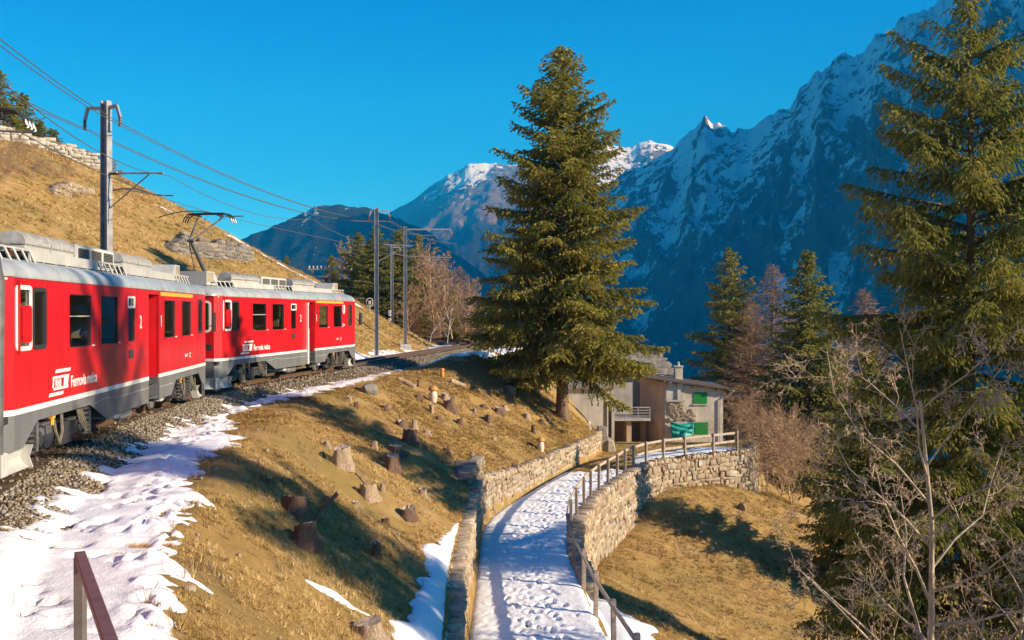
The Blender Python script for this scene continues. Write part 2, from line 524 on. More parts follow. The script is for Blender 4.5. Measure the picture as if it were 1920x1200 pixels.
# ------------------------------------------------------------------ mountains
def mountain(name, label, sky_pts, r0, r1, r2, base, seed, az_res, gully, snow_lo, snow_hi, forest_top, mat, pw=1.1, warm=0.0, nr=150, amp=0.10, behind=0.6, near=None):
    px = np.array([p[0] for p in sky_pts], float); py = np.array([p[1] for p in sky_pts], float)
    xs = np.arange(px[0], px[-1] + 1e-6, az_res)
    # sky_pts: skyline as bearing (tangent*1820+960) and elevation (587 - tangent*1820)
    ys = np.interp(xs, px, py)
    u = (xs - 960) / 1820; v = (587 - ys) / 1820
    s = np.concatenate([np.linspace(0, 1, nr) ** 0.9, 1 + np.linspace(0, 1, 26)[1:] ])
    U, S = np.meshgrid(u, s); Vv, _ = np.meshgrid(v, s)
    if near:            # ridge line that comes closer towards one side
        r1 = np.meshgrid(np.interp(xs, [k[0] for k in near], [k[1] for k in near]), s)[0]
        r0, r2 = r1 * .33, r1 + 1700
    depth = np.where(S <= 1, r0 + (r1 - r0) * S, r1 + (r2 - r1) * (S - 1))
    ridgeZ = EYE + Vv * r1
    azm = U * 1820
    X, Y = U * depth, depth
    wob = fbm(X / 420, Y / 420, 3, seed + 5)
    p = np.where(S <= 1, np.clip(S, 0, 1) ** pw, 1 - behind * (S - 1) ** 1.2)
    Z = base + (ridgeZ - base) * p
    env = np.sin(np.clip(S, 0, 1) * math.pi) ** 0.8
    env = np.where(S > 1, 0.3, env)
    scale = (ridgeZ - base) * amp
    rg = ridged(X / 260 + 0.9 * wob, Y / 620 + 0.4 * wob, 6, seed)
    rg2 = ridged((azm + 60 * wob) / gully, S * 2.2 + wob, 5, seed + 20, 0.55)
    sf = ridged(X / 75, Y / 150, 5, seed + 31, .6)
    Z = Z + scale * env * (0.75 * rg + 0.55 * rg2 + 0.34 * sf) * (0.45 + 0.55 * smooth01((S - .25) / .45))
    rim = np.exp(-((S - 1) / 0.07) ** 2)
    Z = Z + rim * scale * 0.24 * (fbm(azm / 26, S * 0 + seed, 5, seed + 9, .62))
    hfrac = (Z - base) / np.maximum(ridgeZ.max() - base, 1)
    h = (Z - snow_lo) / (snow_hi - snow_lo)
    gl = -rg2 * 0.9 - 0.55 * rg + 0.35 * fbm(X / 60, Y / 120, 4, seed + 40)
    snow = np.clip(h, -0.4, 1.35) * 0.75 + 0.55 * gl - 0.05
    forest = (forest_top - Z) / (0.3 * abs(forest_top - base)) + 0.9 * fbm(X / 160, Y / 160, 4, seed + 50) + 0.5
    nY, nX = X.shape
    ii = np.arange(nX * nY).reshape(nY, nX)
    qd = np.stack([ii[:-1, :-1], ii[:-1, 1:], ii[1:, 1:], ii[1:, :-1]], -1).reshape(-1, 4)
    me = np_mesh(name, np.stack([X, Y, Z], -1).reshape(-1, 3), qd, mat, True,
                 {'snow': snow.ravel(), 'forest': np.clip(forest, 0, 1).ravel()})
    o = obj(name, me)
    return tag(o, label, kind='structure')

M = Mat('mountain_rock')
sn, fo = M.attr('snow'), M.attr('forest')
n1 = M.noise(0.010, 10, 0.68); n2 = M.noise(0.03, 10, 0.75, vec=M.mapped((1, .55, .8)))
rock = M.ramp(n2, [(0.3, (0.022, 0.021, 0.02)), (0.5, (0.10, 0.082, 0.065)), (0.72, (0.26, 0.19, 0.14))])
grass = M.ramp(n1, [(0.35, (0.16, 0.095, 0.05)), (0.65, (0.28, 0.17, 0.09))])
rk = M.mix(M.ramp(M.noise(0.004, 6, 0.6), [(0.42, (0, 0, 0)), (0.6, (1, 1, 1))]), rock, grass)
trees_c = M.ramp(M.noise(0.09, 6, 0.8), [(0.35, (0.006, 0.012, 0.008)), (0.65, (0.035, 0.045, 0.022))])
rk = M.mix(M.math('MULTIPLY', M.math('SUBTRACT', M.math('ADD', fo, M.math('MULTIPLY', n2, .7)), .55), 3.0, True), rk, trees_c)
sf = M.math('ADD', sn, M.math('MULTIPLY', M.math('SUBTRACT', n2, 0.5), 3.4))
sf = M.math('ADD', sf, M.math('MULTIPLY', M.math('SUBTRACT', n1, 0.5), 1.6))
M.color(M.mix(M.math('MULTIPLY', M.math('SUBTRACT', sf, 0.30), 14.0, True), rk, (0.90, 0.91, 0.93))).rough(0.9, 0.15)
M.bump(M.noise(0.03, 10, 0.75), 1.0, 26.0)
MAT_MTN = M.m

mountain('steep_mountain', 'steep snow streaked mountain face at right, in shadow',
         [(860, 560), (960, 470), (1060, 400), (1150, 340), (1200, 312), (1262, 282), (1285, 258), (1303, 246), (1313, 226), (1323, 214), (1333, 224), (1345, 240), (1395, 243), (1440, 222),
          (1482, 196), (1500, 168), (1530, 140), (1562, 122), (1612, 100), (1640, 62), (1700, 26), (1745, 12), (1800, -45), (1920, -150),
          (2000, -215), (2400, -320), (2800, -330), (3300, -150), (3900, 120), (4800, 380), (6000, 520)],  # out-of-view massif at right, added to keep the visible slopes in shade
         950, 3000, 4700, -330, 3, 2.2, 62, -230, 560, 0, MAT_MTN, 1.16, nr=300, amp=.12,
         near=[(860, 3700), (1150, 3450), (1320, 3000), (1500, 2600), (1700, 2300), (1920, 2050), (2250, 1760), (2600, 2300), (3000, 2800), (6000, 3000)])
mountain('forested_mountain', 'dark forested mountain shoulder behind the railway hillside',
         [(-2600, 500), (-1400, 420), (-600, 440), (0, 470), (250, 478), (420, 462), (480, 440), (540, 412), (590, 388), (640, 384), (690, 392), (720, 402), (780, 420), (850, 470), (960, 560), (1060, 640)],
         1000, 2600, 3400, -330, 8, 5.0, 110, 300, 620, 330, MAT_MTN, 1.05, nr=110, amp=.07)
mountain('snowy_mountain', 'rounded sunlit mountain top with snow beyond the spruce',
         [(560, 470), (650, 425), (720, 402), (760, 385), (800, 355), (850, 322), (880, 308), (930, 306), (975, 312), (1040, 300), (1090, 288), (1140, 272), (1180, 276), (1220, 264), (1255, 276),
          (1300, 285), (1400, 270), (1560, 200), (1700, 160), (1850, 160), (2000, 200), (2300, 300)],  # ridge hidden behind the steep face, added to shade the lower peak
         3300, 5600, 7000, -330, 15, 3.2, 90, 560, 960, 420, MAT_MTN, 1.0, nr=120, amp=.06)

# far air that fades the mountains to blue
hz_me = MB().box(-8200, 8200, -900, 7900, -345, 1700).mesh('haze')
hz_m = bpy.data.materials.new('haze_air'); hz_m.use_nodes = True
hn = hz_m.node_tree.nodes; hn.clear()
ho = hn.new('ShaderNodeOutputMaterial'); hv = hn.new('ShaderNodeVolumePrincipled')
hv.inputs['Color'].default_value = (0.01, 0.36, 0.90, 1)
hv.inputs['Absorption Color'].default_value = (1, 1, 1, 1)
hv.inputs['Density'].default_value = 0.00014
hv.inputs['Anisotropy'].default_value = 0.0
hz_m.node_tree.links.new(hv.outputs[0], ho.inputs['Volume'])
hz_me.materials.append(hz_m)
tag(obj('haze', hz_me), 'thin blue mountain air', kind='stuff')
# ------------------------------------------------------------------ scatter helper
def scatter(name, temps, which, pos, scl, R, mat, attr=None):
    """temps: list of (verts(n,3), faces(m,k)) with one common n, m, k; R (N,3,3)"""
    TV = np.stack([t[0] for t in temps]); TF = np.stack([t[1] for t in temps])
    v = TV[which] * scl[:, None, :]
    v = np.einsum('nij,nvj->nvi', R, v) + pos[:, None, :]
    N, nv, _ = v.shape
    f = TF[which] + (np.arange(N) * nv)[:, None, None]
    at = {'tint': np.repeat(attr, nv)} if attr is not None else None
    return np_mesh(name, v.reshape(-1, 3), f.reshape(-1, TF.shape[2]), mat, False, at)

def rand_rot(n, rs, tilt=3.2):
    a, b, c = rs.rand(n) * 6.283, (rs.rand(n) - .5) * tilt, (rs.rand(n) - .5) * tilt
    ca, sa, cb, sb, cc, sc = np.cos(a), np.sin(a), np.cos(b), np.sin(b), np.cos(c), np.sin(c)
    Rz = np.zeros((n, 3, 3)); Rz[:, 0, 0] = ca; Rz[:, 0, 1] = -sa; Rz[:, 1, 0] = sa; Rz[:, 1, 1] = ca; Rz[:, 2, 2] = 1
    Rx = np.zeros((n, 3, 3)); Rx[:, 0, 0] = 1; Rx[:, 1, 1] = cb; Rx[:, 1, 2] = -sb; Rx[:, 2, 1] = sb; Rx[:, 2, 2] = cb
    Ry = np.zeros((n, 3, 3)); Ry[:, 1, 1] = 1; Ry[:, 0, 0] = cc; Ry[:, 0, 2] = sc; Ry[:, 2, 0] = -sc; Ry[:, 2, 2] = cc
    return Rz @ Rx @ Ry

def pebble_temp(seed):
    bm = bmesh.new(); bmesh.ops.create_icosphere(bm, subdivisions=1, radius=1.0)
    r = random.Random(seed)
    vs = np.array([v.co[:] for v in bm.verts])
    fs = np.array([[v.index for v in f.verts] for f in bm.faces]); bm.free()
    vs = vs * np.array([[r.uniform(.62, 1.12)] for _ in vs]) * np.array([1.0, r.uniform(.6, .95), r.uniform(.5, .8)])
    return vs, fs
PEB = [pebble_temp(k) for k in range(8)]

def block_temp(seed, jit=.13, bev=.16):
    bm = bmesh.new(); bmesh.ops.create_cube(bm, size=1.0)
    bmesh.ops.bevel(bm, geom=list(bm.edges), offset=bev, segments=1, affect='EDGES')
    bmesh.ops.triangulate(bm, faces=list(bm.faces))
    r = random.Random(seed)
    for v in bm.verts:
        c = v.co
        sx = 1 if c.x > 0 else -1; sz = 1 if c.z > 0 else -1; sy = 1 if c.y > 0 else -1
        k = random.Random(seed * 100 + (sx > 0) * 4 + (sy > 0) * 2 + (sz > 0))
        v.co = (c.x + k.uniform(-jit, jit) + r.uniform(-.02, .02), c.y + k.uniform(-jit * .9, jit * .9) + r.uniform(-.02, .02), c.z + k.uniform(-jit, jit) + r.uniform(-.02, .02))
    bm.verts.ensure_lookup_table(); bm.verts.index_update()
    vs = np.array([v.co[:] for v in bm.verts]); fs = np.array([[v.index for v in f.verts] for f in bm.faces]); bm.free()
    return vs, fs
BLK = [block_temp(k, .15, .075) for k in range(12)]

# ------------------------------------------------------------------ materials of the ground
def stone_mat(name, cols, scale=3.0, bump=.5, lichen=None):
    M = Mat(name)
    r = M.objrand()
    n = M.noise(scale * 3, 6, .65)
    base = M.ramp(r, cols)
    c = M.mix(0.75, base, M.ramp(n, [(0.25, (0.25, 0.25, 0.25)), (0.75, (1.0, 1.0, 1.0))]), 'MULTIPLY')
    if lichen: c = M.mix(M.ramp(M.noise(scale * 1.3, 4, .7), [(.56, (0, 0, 0)), (.68, (1, 1, 1))]), c, lichen)
    M.color(c).rough(.93, .2).bump(M.noise(scale * 7, 6, .7), bump, .04)
    return M.m
def tint_mat(name, stops, scale=20., bump=.4, rough=.93):
    M = Mat(name)
    c = M.ramp(M.attr('tint'), stops)
    n = M.noise(scale, 4, .6)
    c = M.mix(0.6, c, M.ramp(n, [(0.25, (0.35, 0.35, 0.35)), (0.7, (1.0, 1.0, 1.0))]), 'MULTIPLY')
    M.color(c).rough(rough, .2)
    if bump: M.bump(n, bump, .02)
    return M.m

M = Mat('snow')
n = M.noise(2.2, 6, .6); n2 = M.noise(30, 5, .7)
dirt = M.ramp(M.noise(5.0, 8, .72), [(.60, (0, 0, 0)), (.74, (1, 1, 1))])
M.color(M.mix(M.math('MULTIPLY', dirt, .35), M.ramp(n, [(.3, (.80, .81, .83)), (.7, (.90, .90, .90))]), (.42, .34, .24)))
M.rough(.75, .25).bump(M.math('ADD', n2, M.math('MULTIPLY', M.noise(9, 4, .6), 1.4)), .55, .03)
M.b.inputs['Subsurface Weight'].default_value = 0.0
MAT_SNOW = M.m
M = Mat('ballast_earth')
n = M.voronoi(22.0)
M.color(M.ramp(n, [(0.1, (.26, .20, .13)), (.45, (.17, .125, .08)), (.7, (.05, .035, .022))])).rough(.95, .2).bump(n, 1.0, .05)
MAT_BED = M.m
MAT_PEB = tint_mat('ballast_stone', [(0., (.09, .065, .045)), (.3, (.27, .20, .12)), (.6, (.36, .29, .19)), (.85, (.30, .29, .27)), (1., (.50, .46, .38))], 30)
MAT_RAIL = plain('rail_steel', (.13, .075, .045), .6, .4, .3, 5)
MAT_RAILTOP = plain('rail_head', (.35, .33, .31), .3, .9, .15, 5)
MAT_SLEEP = plain('sleeper_steel', (.10, .065, .04), .8, .1, .4, 5, .3, rand=.2)
MAT_WALL = stone_mat('wall_stone', [(0, (.42, .33, .22)), (.35, (.55, .44, .30)), (.6, (.42, .34, .24)), (.8, (.38, .26, .18)), (.93, (.47, .42, .34)), (1, (.64, .55, .42))], 2.2)
MAT_WALLT = tint_mat('wall_stone_small', [(0, (.42, .33, .22)), (.35, (.55, .44, .30)), (.6, (.42, .34, .24)), (.8, (.38, .26, .18)), (1, (.64, .55, .42))], 9)
MAT_MORTAR = plain('wall_joint', (.17, .13, .09), .97, 0, .45, 5, .6)
MAT_ROCK = stone_mat('dark_rock', [(0, (.20, .19, .18)), (.5, (.27, .25, .22)), (1, (.38, .34, .28))], 1.2, .8, (.33, .27, .12))

# ------------------------------------------------------------------ railway track
track = tag(empty('railway_track', (0, 0, 0)), 'single metre gauge railway track curving right', kind='structure')
TL = float(np.sum(np.hypot(*(TRACK[1:] - TRACK[:-1]).T)))
ss = np.arange(0, TL, 0.8)
TP = np.array([at_arc(TRACK, s) for s in ss]); TD = np.array([dir_arc(TRACK, s, .8) for s in ss]); TN = np.stack([TD[:, 1], -TD[:, 0]], -1)   # right normal
def along_track(prof, smooth=False):
    prof = np.array(prof); k = len(prof)
    V = TP[:, None, :] + TN[:, None, :] * prof[None, :, 0:1]
    V = np.concatenate([V, np.broadcast_to(prof[None, :, 1:2], (len(TP), k, 1))], -1).reshape(-1, 3)
    F = []
    for i in range(len(TP) - 1):
        for j in range(k - 1):
            F.append((i * k + j, i * k + j + 1, (i + 1) * k + j + 1, (i + 1) * k + j))
    return V, np.array(F)
V, Fq = along_track([(-2.6, -.75), (-1.55, -.20), (-.8, -.165), (.8, -.165), (1.35, -.20), (1.6, -.27), (2.45, -.62), (2.8, -.8)])
V[:, 2] += fbm(V[:, 0] * 1.3, V[:, 1] * 1.3, 2, 2) * .03
tag(obj('ballast_bed', np_mesh('ballast_bed', V, Fq, MAT_BED, True)), 'ballast bed under the rails', kind='structure')
for sx in (-.5, .5):
    V, Fq = along_track([(sx - .065, -.15), (sx - .06, -.125), (sx - .012, -.11), (sx - .012, -.04), (sx - .033, -.03), (sx - .033, -.001), (sx + .033, -.001), (sx + .033, -.03), (sx + .012, -.04), (sx + .012, -.11), (sx + .06, -.125), (sx + .065, -.15)])
    r = obj('rail', np_mesh('rail', V, Fq, MAT_RAIL), track)
    V, Fq = along_track([(sx - .03, .0), (sx - .028, .003), (sx + .028, .003), (sx + .03, .0)])
    obj('rail_head', np_mesh('rail_head', V, Fq, MAT_RAILTOP), r)
slm = MB().box(-.95, .95, -.12, .12, -.30, -.135).mesh('sleeper', MAT_SLEEP)
s = arc_of(TRACK, 5)
while s < arc_of(TRACK, 92):
    p, d = at_arc(TRACK, s), dir_arc(TRACK, s)
    o = obj('sleeper', slm, track); o.location = (p[0], p[1], 0); o.rotation_euler[2] = math.atan2(d[1], d[0]) - math.pi / 2
    s += .66

rs = np.random.RandomState(5)
def track_xy(s, d):
    P = np.array([np.interp(s, ss, TP[:, k]) for k in (0, 1)]).T; N_ = np.array([np.interp(s, ss, TN[:, k]) for k in (0, 1)]).T
    return P + N_ * d[:, None]
s_lo, s_m, s_hi = arc_of(TRACK, 7), arc_of(TRACK, 34), arc_of(TRACK, 82)
nS = 23000
sA = np.concatenate([s_lo + rs.rand(15500) * (s_m - s_lo), s_m + rs.rand(nS - 15500) * (s_hi - s_m)])
dA = np.where(rs.rand(nS) < .8, rs.rand(nS) * 1.75 + .95, rs.rand(nS) * 2.4 - 1.4)
xy = track_xy(sA, dA)
zz = np.interp(dA, [-2.6, -1.55, -.8, .8, 1.35, 1.6, 2.45, 2.8], [-.75, -.20, -.165, -.165, -.20, -.27, -.6, -.62])
zz = np.maximum(zz, -0.6)
sz = .026 + .024 * rs.rand(nS)
far = sA > s_m; sz[far] *= 1.25
pb = scatter('ballast_stones', PEB, rs.randint(0, 8, nS), np.column_stack([xy, zz + sz * .25]), np.repeat(sz[:, None], 3, 1), rand_rot(nS, rs), MAT_PEB, rs.rand(nS))
tag(obj('ballast_stones', pb), 'grey brown crushed stone ballast beside the rails', 'ballast', kind='stuff')

# ------------------------------------------------------------------ snow
def snow_patch(name, label, x0, x1, y0, y1, step, depth, base=None):
    xs, ys = np.arange(x0, x1, step), np.arange(y0, y1, step)
    X, Y = np.meshgrid(xs, ys)
    D = depth(X.ravel(), Y.ravel()).reshape(X.shape)
    keep = D > -0.05
    k4 = keep[:-1, :-1] | keep[:-1, 1:] | keep[1:, 1:] | keep[1:, :-1]
    need = np.zeros(X.shape, bool)
    for a, b in ((slice(None, -1), slice(None, -1)), (slice(None, -1), slice(1, None)), (slice(1, None), slice(1, None)), (slice(1, None), slice(None, -1))):
        need[a, b] |= k4
    Z = np.zeros(X.shape); Z[need] = ground(X[need], Y[need]) if base is None else base
    dT, = FLD(('T',), X[need], Y[need])
    bed = np.interp(np.abs(dT), [0, .8, 1.55, 2.45, 2.8, 4], [-.165, -.165, -.24, -.62, -.8, -9])
    Z[need] = np.maximum(Z[need], bed) + np.clip(D[need], -.08, 1)
    ids = -np.ones(X.shape, int); ids[need] = np.arange(need.sum())
    qd = np.stack([ids[:-1, :-1], ids[:-1, 1:], ids[1:, 1:], ids[1:, :-1]], -1)[k4]
    me = np_mesh(name, np.column_stack([X[need], Y[need], Z[need]]), qd, MAT_SNOW, True)
    return tag(obj(name, me), label, kind='structure')

prints = []
rr = random.Random(3)
s = arc_of(TRACK, 5)
while s < arc_of(TRACK, 33):
    p, d = at_arc(TRACK, s), dir_arc(TRACK, s)
    off = 2.95 + .25 * math.sin(s * .35) + rr.choice((-.16, .16)) + rr.uniform(-.08, .08)
    prints.append((p[0] + d[1] * off, p[1] - d[0] * off, math.atan2(d[1], d[0]) + rr.uniform(-.4, .4), rr.uniform(.07, .15)))
    s += rr.uniform(.38, .62)
for _ in range(34):
    s = arc_of(TRACK, rr.uniform(6, 20)); p, d = at_arc(TRACK, s), dir_arc(TRACK, s); off = rr.uniform(2.3, 4.3)
    prints.append((p[0] + d[1] * off, p[1] - d[0] * off, rr.uniform(0, 3.1), rr.uniform(.05, .1)))
def stamp(x, y, plist, la=.17, lb=.075):
    out = np.zeros(x.shape)
    for px, py, a, dp in plist:
        m = (np.abs(x - px) < .5) & (np.abs(y - py) < .5)
        if not m.any(): continue
        u = (x[m] - px) * math.cos(a) + (y[m] - py) * math.sin(a); v = -(x[m] - px) * math.sin(a) + (y[m] - py) * math.cos(a)
        g = (u / la) ** 2 + (v / lb) ** 2
        out[m] += -dp * np.exp(-g ** 2) + .35 * dp * np.exp(-((np.sqrt(g) - 1.6) / .5) ** 2)
    return out
def shoulder_snow(x, y):
    dT, dS = FLD(('T', 'S'), x, y)
    n = fbm(x * .9, y * 1.9, 4, 21); nf = fbm(x * .8, y * 1.7, 4, 23)
    inner = np.interp(y, [0, 12, 16, 20, 30, 38, 46, 54], [.9, 1.2, 1.75, 1.95, 1.95, 2.2, 2.35, 2.3])
    outer = np.interp(y, [0, 8, 20, 23.5, 24.6, 27, 31, 35, 38, 43, 49, 53], [3.2, 3.25, 3.6, 3.85, 3.5, 2.8, 2.55, 3.1, 3.5, 3.2, 2.55, 2.1])
    e1 = dT - inner + .55 * n + .25 * fbm(x * 5, y * 5, 2, 29)
    e2 = outer - dT + .5 * nf + .42 * n
    e = np.minimum(e1, e2) + .16 * fbm(x * 4.5, y * 4.5, 3, 37)
    e = np.minimum(e, (53 - y) * .3)
    lump = fbm(x * 2.6, y * 2.6, 4, 33)
    d = .085 * np.tanh(e / .38) + .024 * lump * smooth01(e / .2)
    # stones and trodden holes
    thin = smooth01((fbm(x * 2.1, y * 2.1, 4, 44) - .22) / .2) * smooth01((3.2 - dT) / 1.2)
    d = d - .13 * thin
    d = d - .05 * smooth01((y - 24) / 3) * (fbm(x * 3, y * 3, 3, 47) > .12) * (y < 35)
    return d + stamp(x, y, prints)
snow_patch('shoulder_snow', 'trampled snow strip along the track shoulder', -10.2, -1.0, 5.5, 54, .075, shoulder_snow)

rr = random.Random(9)
pp = []
for line in range(6):
    s, c, lr = arc_of(FENCE, 17), -rr.uniform(.6, 2.4), 1
    while s < arc_of(FENCE, 47):
        p, d = at_arc(FENCE, s), dir_arc(FENCE, s); c = min(-.5, max(-2.5, c + rr.gauss(0, .09))); off = c + lr * .11
        pp.append((p[0] + d[1] * off, p[1] - d[0] * off, math.atan2(d[1], d[0]) + lr * .12 + rr.gauss(0, .12), rr.uniform(.025, .075)))
        lr = -lr; s += rr.uniform(.42, .8)
for k in range(90):
    s = arc_of(FENCE, rr.uniform(17, 47)); p, d = at_arc(FENCE, s), dir_arc(FENCE, s); off = -rr.uniform(.4, 2.6)
    pp.append((p[0] + d[1] * off, p[1] - d[0] * off, rr.uniform(0, 3.1), rr.uniform(.02, .06)))
def path_snow(x, y):
    dW, = FLD(('W',), x, y); dF, = FLD(('F',), x, y)
    n = fbm(x * .8, y * .8, 4, 51)
    e = np.minimum(dW - .05 + .05 * n, -dF - .03)
    end = 46.2 + 1.2 * n - .55 * np.maximum(1.4 - np.abs(dF), 0) - y + .35 * dW
    e = np.minimum(e, end * .5)
    d = .075 * np.tanh(e / .1) + .018 * fbm(x * 3.2, y * 2.2, 4, 55) + .02 * np.clip(fbm(x * 7, y * 7, 2, 57), 0, 1)
    tram = np.clip(fbm(x * .7, y * .35, 3, 58) + .15, 0, 1)
    d = d + stamp(x, y, pp, .15, .065) + .05 * tram * fbm(x * 5.5, y * 4.0, 4, 59, .6)
    return np.where((dF > .02) | (dW < .0) | (e < -.35), -1.0, d)
snow_patch('path_snow', 'footprinted snow covering the lane', -1.6, 6.5, 17, 48.5, .06, path_snow, PATH_Z)
def wallback_snow(x, y):
    dW, = FLD(('W',), x, y)
    n = fbm(x * .9, y * .9, 4, 61)
    wd = np.interp(y, [14, 18, 21, 24, 26.5, 28.5], [.8, .7, .55, .45, .2, -.25])
    e = np.minimum(-dW - .36, wd + .4 * n + dW + .3)
    return np.where(dW < -.2, .10 * np.tanh(e / .15) + .012 * fbm(x * 4, y * 4, 3, 63), -1)
snow_patch('wall_snow', 'wedge of snow behind the near lane wall', -4.2, -.9, 13, 29, .07, wallback_snow)
def outside_snow(x, y):
    dF, = FLD(('F',), x, y)
    n = fbm(x * 1.3, y * 1.3, 4, 71)
    wd = np.interp(y, [16, 20, 24, 27, 29], [2.6, 2.3, 1.9, .9, -.2])
    e = np.minimum(dF - .12, wd - dF + .6 * n)
    return np.where(dF > .02, .09 * np.tanh(e / .15) + .015 * fbm(x * 4, y * 4, 3, 73), -1)
snow_patch('slope_snow', 'snow lying below the near fence', 1.8, 6.2, 15, 30, .08, outside_snow)
def plaza_snow(x, y):
    dF, = FLD(('F',), x, y)
    n = fbm(x * .9, y * 1.6, 4, 81)
    e = np.minimum(np.minimum(-dF - .25 + .2 * n, 2.0 + 1.1 * n + dF), np.minimum((x - 6.2) * .4, (13 - x) * .4))
    return .07 * np.tanh(e / .2) + .01 * n
snow_patch('yard_snow', 'thin snow in the yard behind the far fence', 5.5, 13.5, 47.5, 57, .12, plaza_snow)
def far_snow(x, y):
    dT, = FLD(('T',), x, y); dB, = FLD(('B',), x, y)
    n = fbm(x * .5, y * .5, 4, 91)
    a = np.minimum(np.minimum(-dT - 1.4, 3.2 + dT), np.minimum(y - 56, 90 - y) * .4) + .8 * n     # left of the rails
    dS, = FLD(('S',), x, y)
    b = np.minimum(np.minimum(dT - 2.2, .55 - dS), np.minimum(y - 55.5, 84 - y) * .4) + .9 * n   # right of the rails, on the mound
    return .08 * np.tanh(np.maximum(a, b) / .4)
snow_patch('station_snow', 'snow beside the rails before the far trees', -11, 3, 54, 92, .25, far_snow)
def hill_snow(x, y):
    n = fbm(x * .5, y * .5, 4, 95)
    # line of old snow below the crest
    t = (x + 24) / 11.0
    yc = 84 + 3.0 * np.sin(t * 1.5)
    e = np.minimum(.55 - np.abs(y - yc) * .6, np.minimum(x + 25, -13.5 - x) * .3) + .45 * n
    e2 = .35 - np.hypot((x + 27.5) / 2.6, y - 76.5) + .5 * n
    return .09 * np.tanh(np.maximum(e, e2) / .25)
snow_patch('hill_snow', 'ribbon of old snow on the hillside', -32, -12, 74, 90, .22, hill_snow)
def stump_snow(x, y):
    n = fbm(x * 2, y * 3, 3, 99)
    e = .16 - np.hypot((x + 2.75) / 1.5, (y - 15.3) / .5) * .5 + .10 * n
    return .07 * np.tanh(e / .1)
snow_patch('stump_snow', 'small snow patch beside the nearest stump', -4.4, -1.5, 14.5, 17, .06, stump_snow)

# ------------------------------------------------------------------ grass tufts
def blade_temp(seed, nb=9):
    r = random.Random(seed); vs, fs = [], []
    for k in range(nb):
        a = r.uniform(0, 6.283); l = r.uniform(.6, 1.1); lean = r.uniform(.4, 1.3); w = r.uniform(.028, .06)
        bx, by = r.uniform(-.35, .35), r.uniform(-.35, .35)
        dx, dy = math.cos(a), math.sin(a)
        b = len(vs)
        vs += [(bx - dy * w, by + dx * w, -.05), (bx + dy * w, by - dx * w, -.05), (bx + dx * lean * l, by + dy * lean * l, l * .75)]
        fs.append((b, b + 1, b + 2))
    return np.array(vs), np.array(fs)
TUFT = [blade_temp(k) for k in range(8)]
M = Mat('grass_blade')
M.color(M.ramp(M.attr('tint'), [(0, (.13, .08, .025)), (.25, (.30, .19, .06)), (.5, (.45, .285, .10)), (.75, (.57, .39, .165)), (.93, (.68, .52, .27)), (1, (.28, .23, .06))])).rough(.9, .1)
M.b.inputs['Transmission Weight'].default_value = 0
MAT_BLADE = M.m
def grass(name, label, n, x0, x1, y0, y1, s0, s1, seed, test, bias=1.0):
    rs = np.random.RandomState(seed)
    x = x0 + rs.rand(n * 3) * (x1 - x0); y = y0 + rs.rand(n * 3) ** bias * (y1 - y0)
    m = test(x, y) & (fbm(x * .7, y * .7, 3, seed) + .3 * rs.rand(len(x)) > -.08)
    x, y = x[m][:n], y[m][:n]
    z = ground(x, y)
    e = .15
    gxn = (ground(x + e, y, False) - z * 0 - ground(x - e, y, False)) / (2 * e)
    k = len(x)
    sc = (s0 + (s1 - s0) * rs.rand(k) ** 1.6) * np.clip(.7 + y / 40., .8, 2.2)
    S = np.column_stack([sc, sc, sc * (.55 + .5 * rs.rand(k))])
    R = rand_rot(k, rs, .5)
    # lie down the slope a little
    tl = np.clip(-gxn, -.8, .8) * .8
    Ry = np.zeros((k, 3, 3)); Ry[:, 1, 1] = 1; Ry[:, 0, 0] = np.cos(tl); Ry[:, 0, 2] = np.sin(tl); Ry[:, 2, 0] = -np.sin(tl); Ry[:, 2, 2] = np.cos(tl)
    tint = np.clip(.46 + .62 * fbm(x * .4, y * .4, 4, seed + 3) + .24 * rs.randn(k), 0, 1)
    me = scatter(name, TUFT, rs.randint(0, 8, k), np.column_stack([x, y, z]), S, Ry @ R, MAT_BLADE, tint)
    return tag(obj(name, me), label, 'grass', kind='stuff')
def t_slope(x, y):
    dS, = FLD(('S',), x, y); dW, = FLD(('W',), x, y)
    return (dS > -1.3) & (dW < -.25) & (x > -.56 * y - 1) & (shoulder_snow(x, y) < .028) & (wallback_snow(x, y) < .02)
grass('slope_grass', 'dry matted grass on the bank between track and lane', 60000, -9, 6, 8, 62, .035, .105, 1, t_slope, 1.25)
def t_low(x, y):
    dF, = FLD(('F',), x, y)
    return (dF > .35) & (outside_snow(x, y) < 0) & (x < .56 * y + 2)
grass('lower_grass', 'dry grass on the slope below the fence', 34000, 2, 24, 16, 58, .04, .12, 2, t_low)
def t_hill(x, y):
    dB, = FLD(('B',), x, y)
    return (dB < .2) & (x > -.56 * y - 2)
grass('hill_grass', 'dry grass on the hillside above the train', 26000, -52, -6, 18, 97, .07, .17, 3, t_hill)
def t_yard(x, y):
    dF, = FLD(('F',), x, y); dW, = FLD(('W',), x, y)
    return (dW > .1) & (dF < -.05) & (y > 45) & (plaza_snow(x, y) < .0) & (path_snow(x, y) < 0)
grass('yard_grass', 'short grass in the yard before the house', 6000, 1, 16, 45, 84, .05, .10, 4, t_yard)

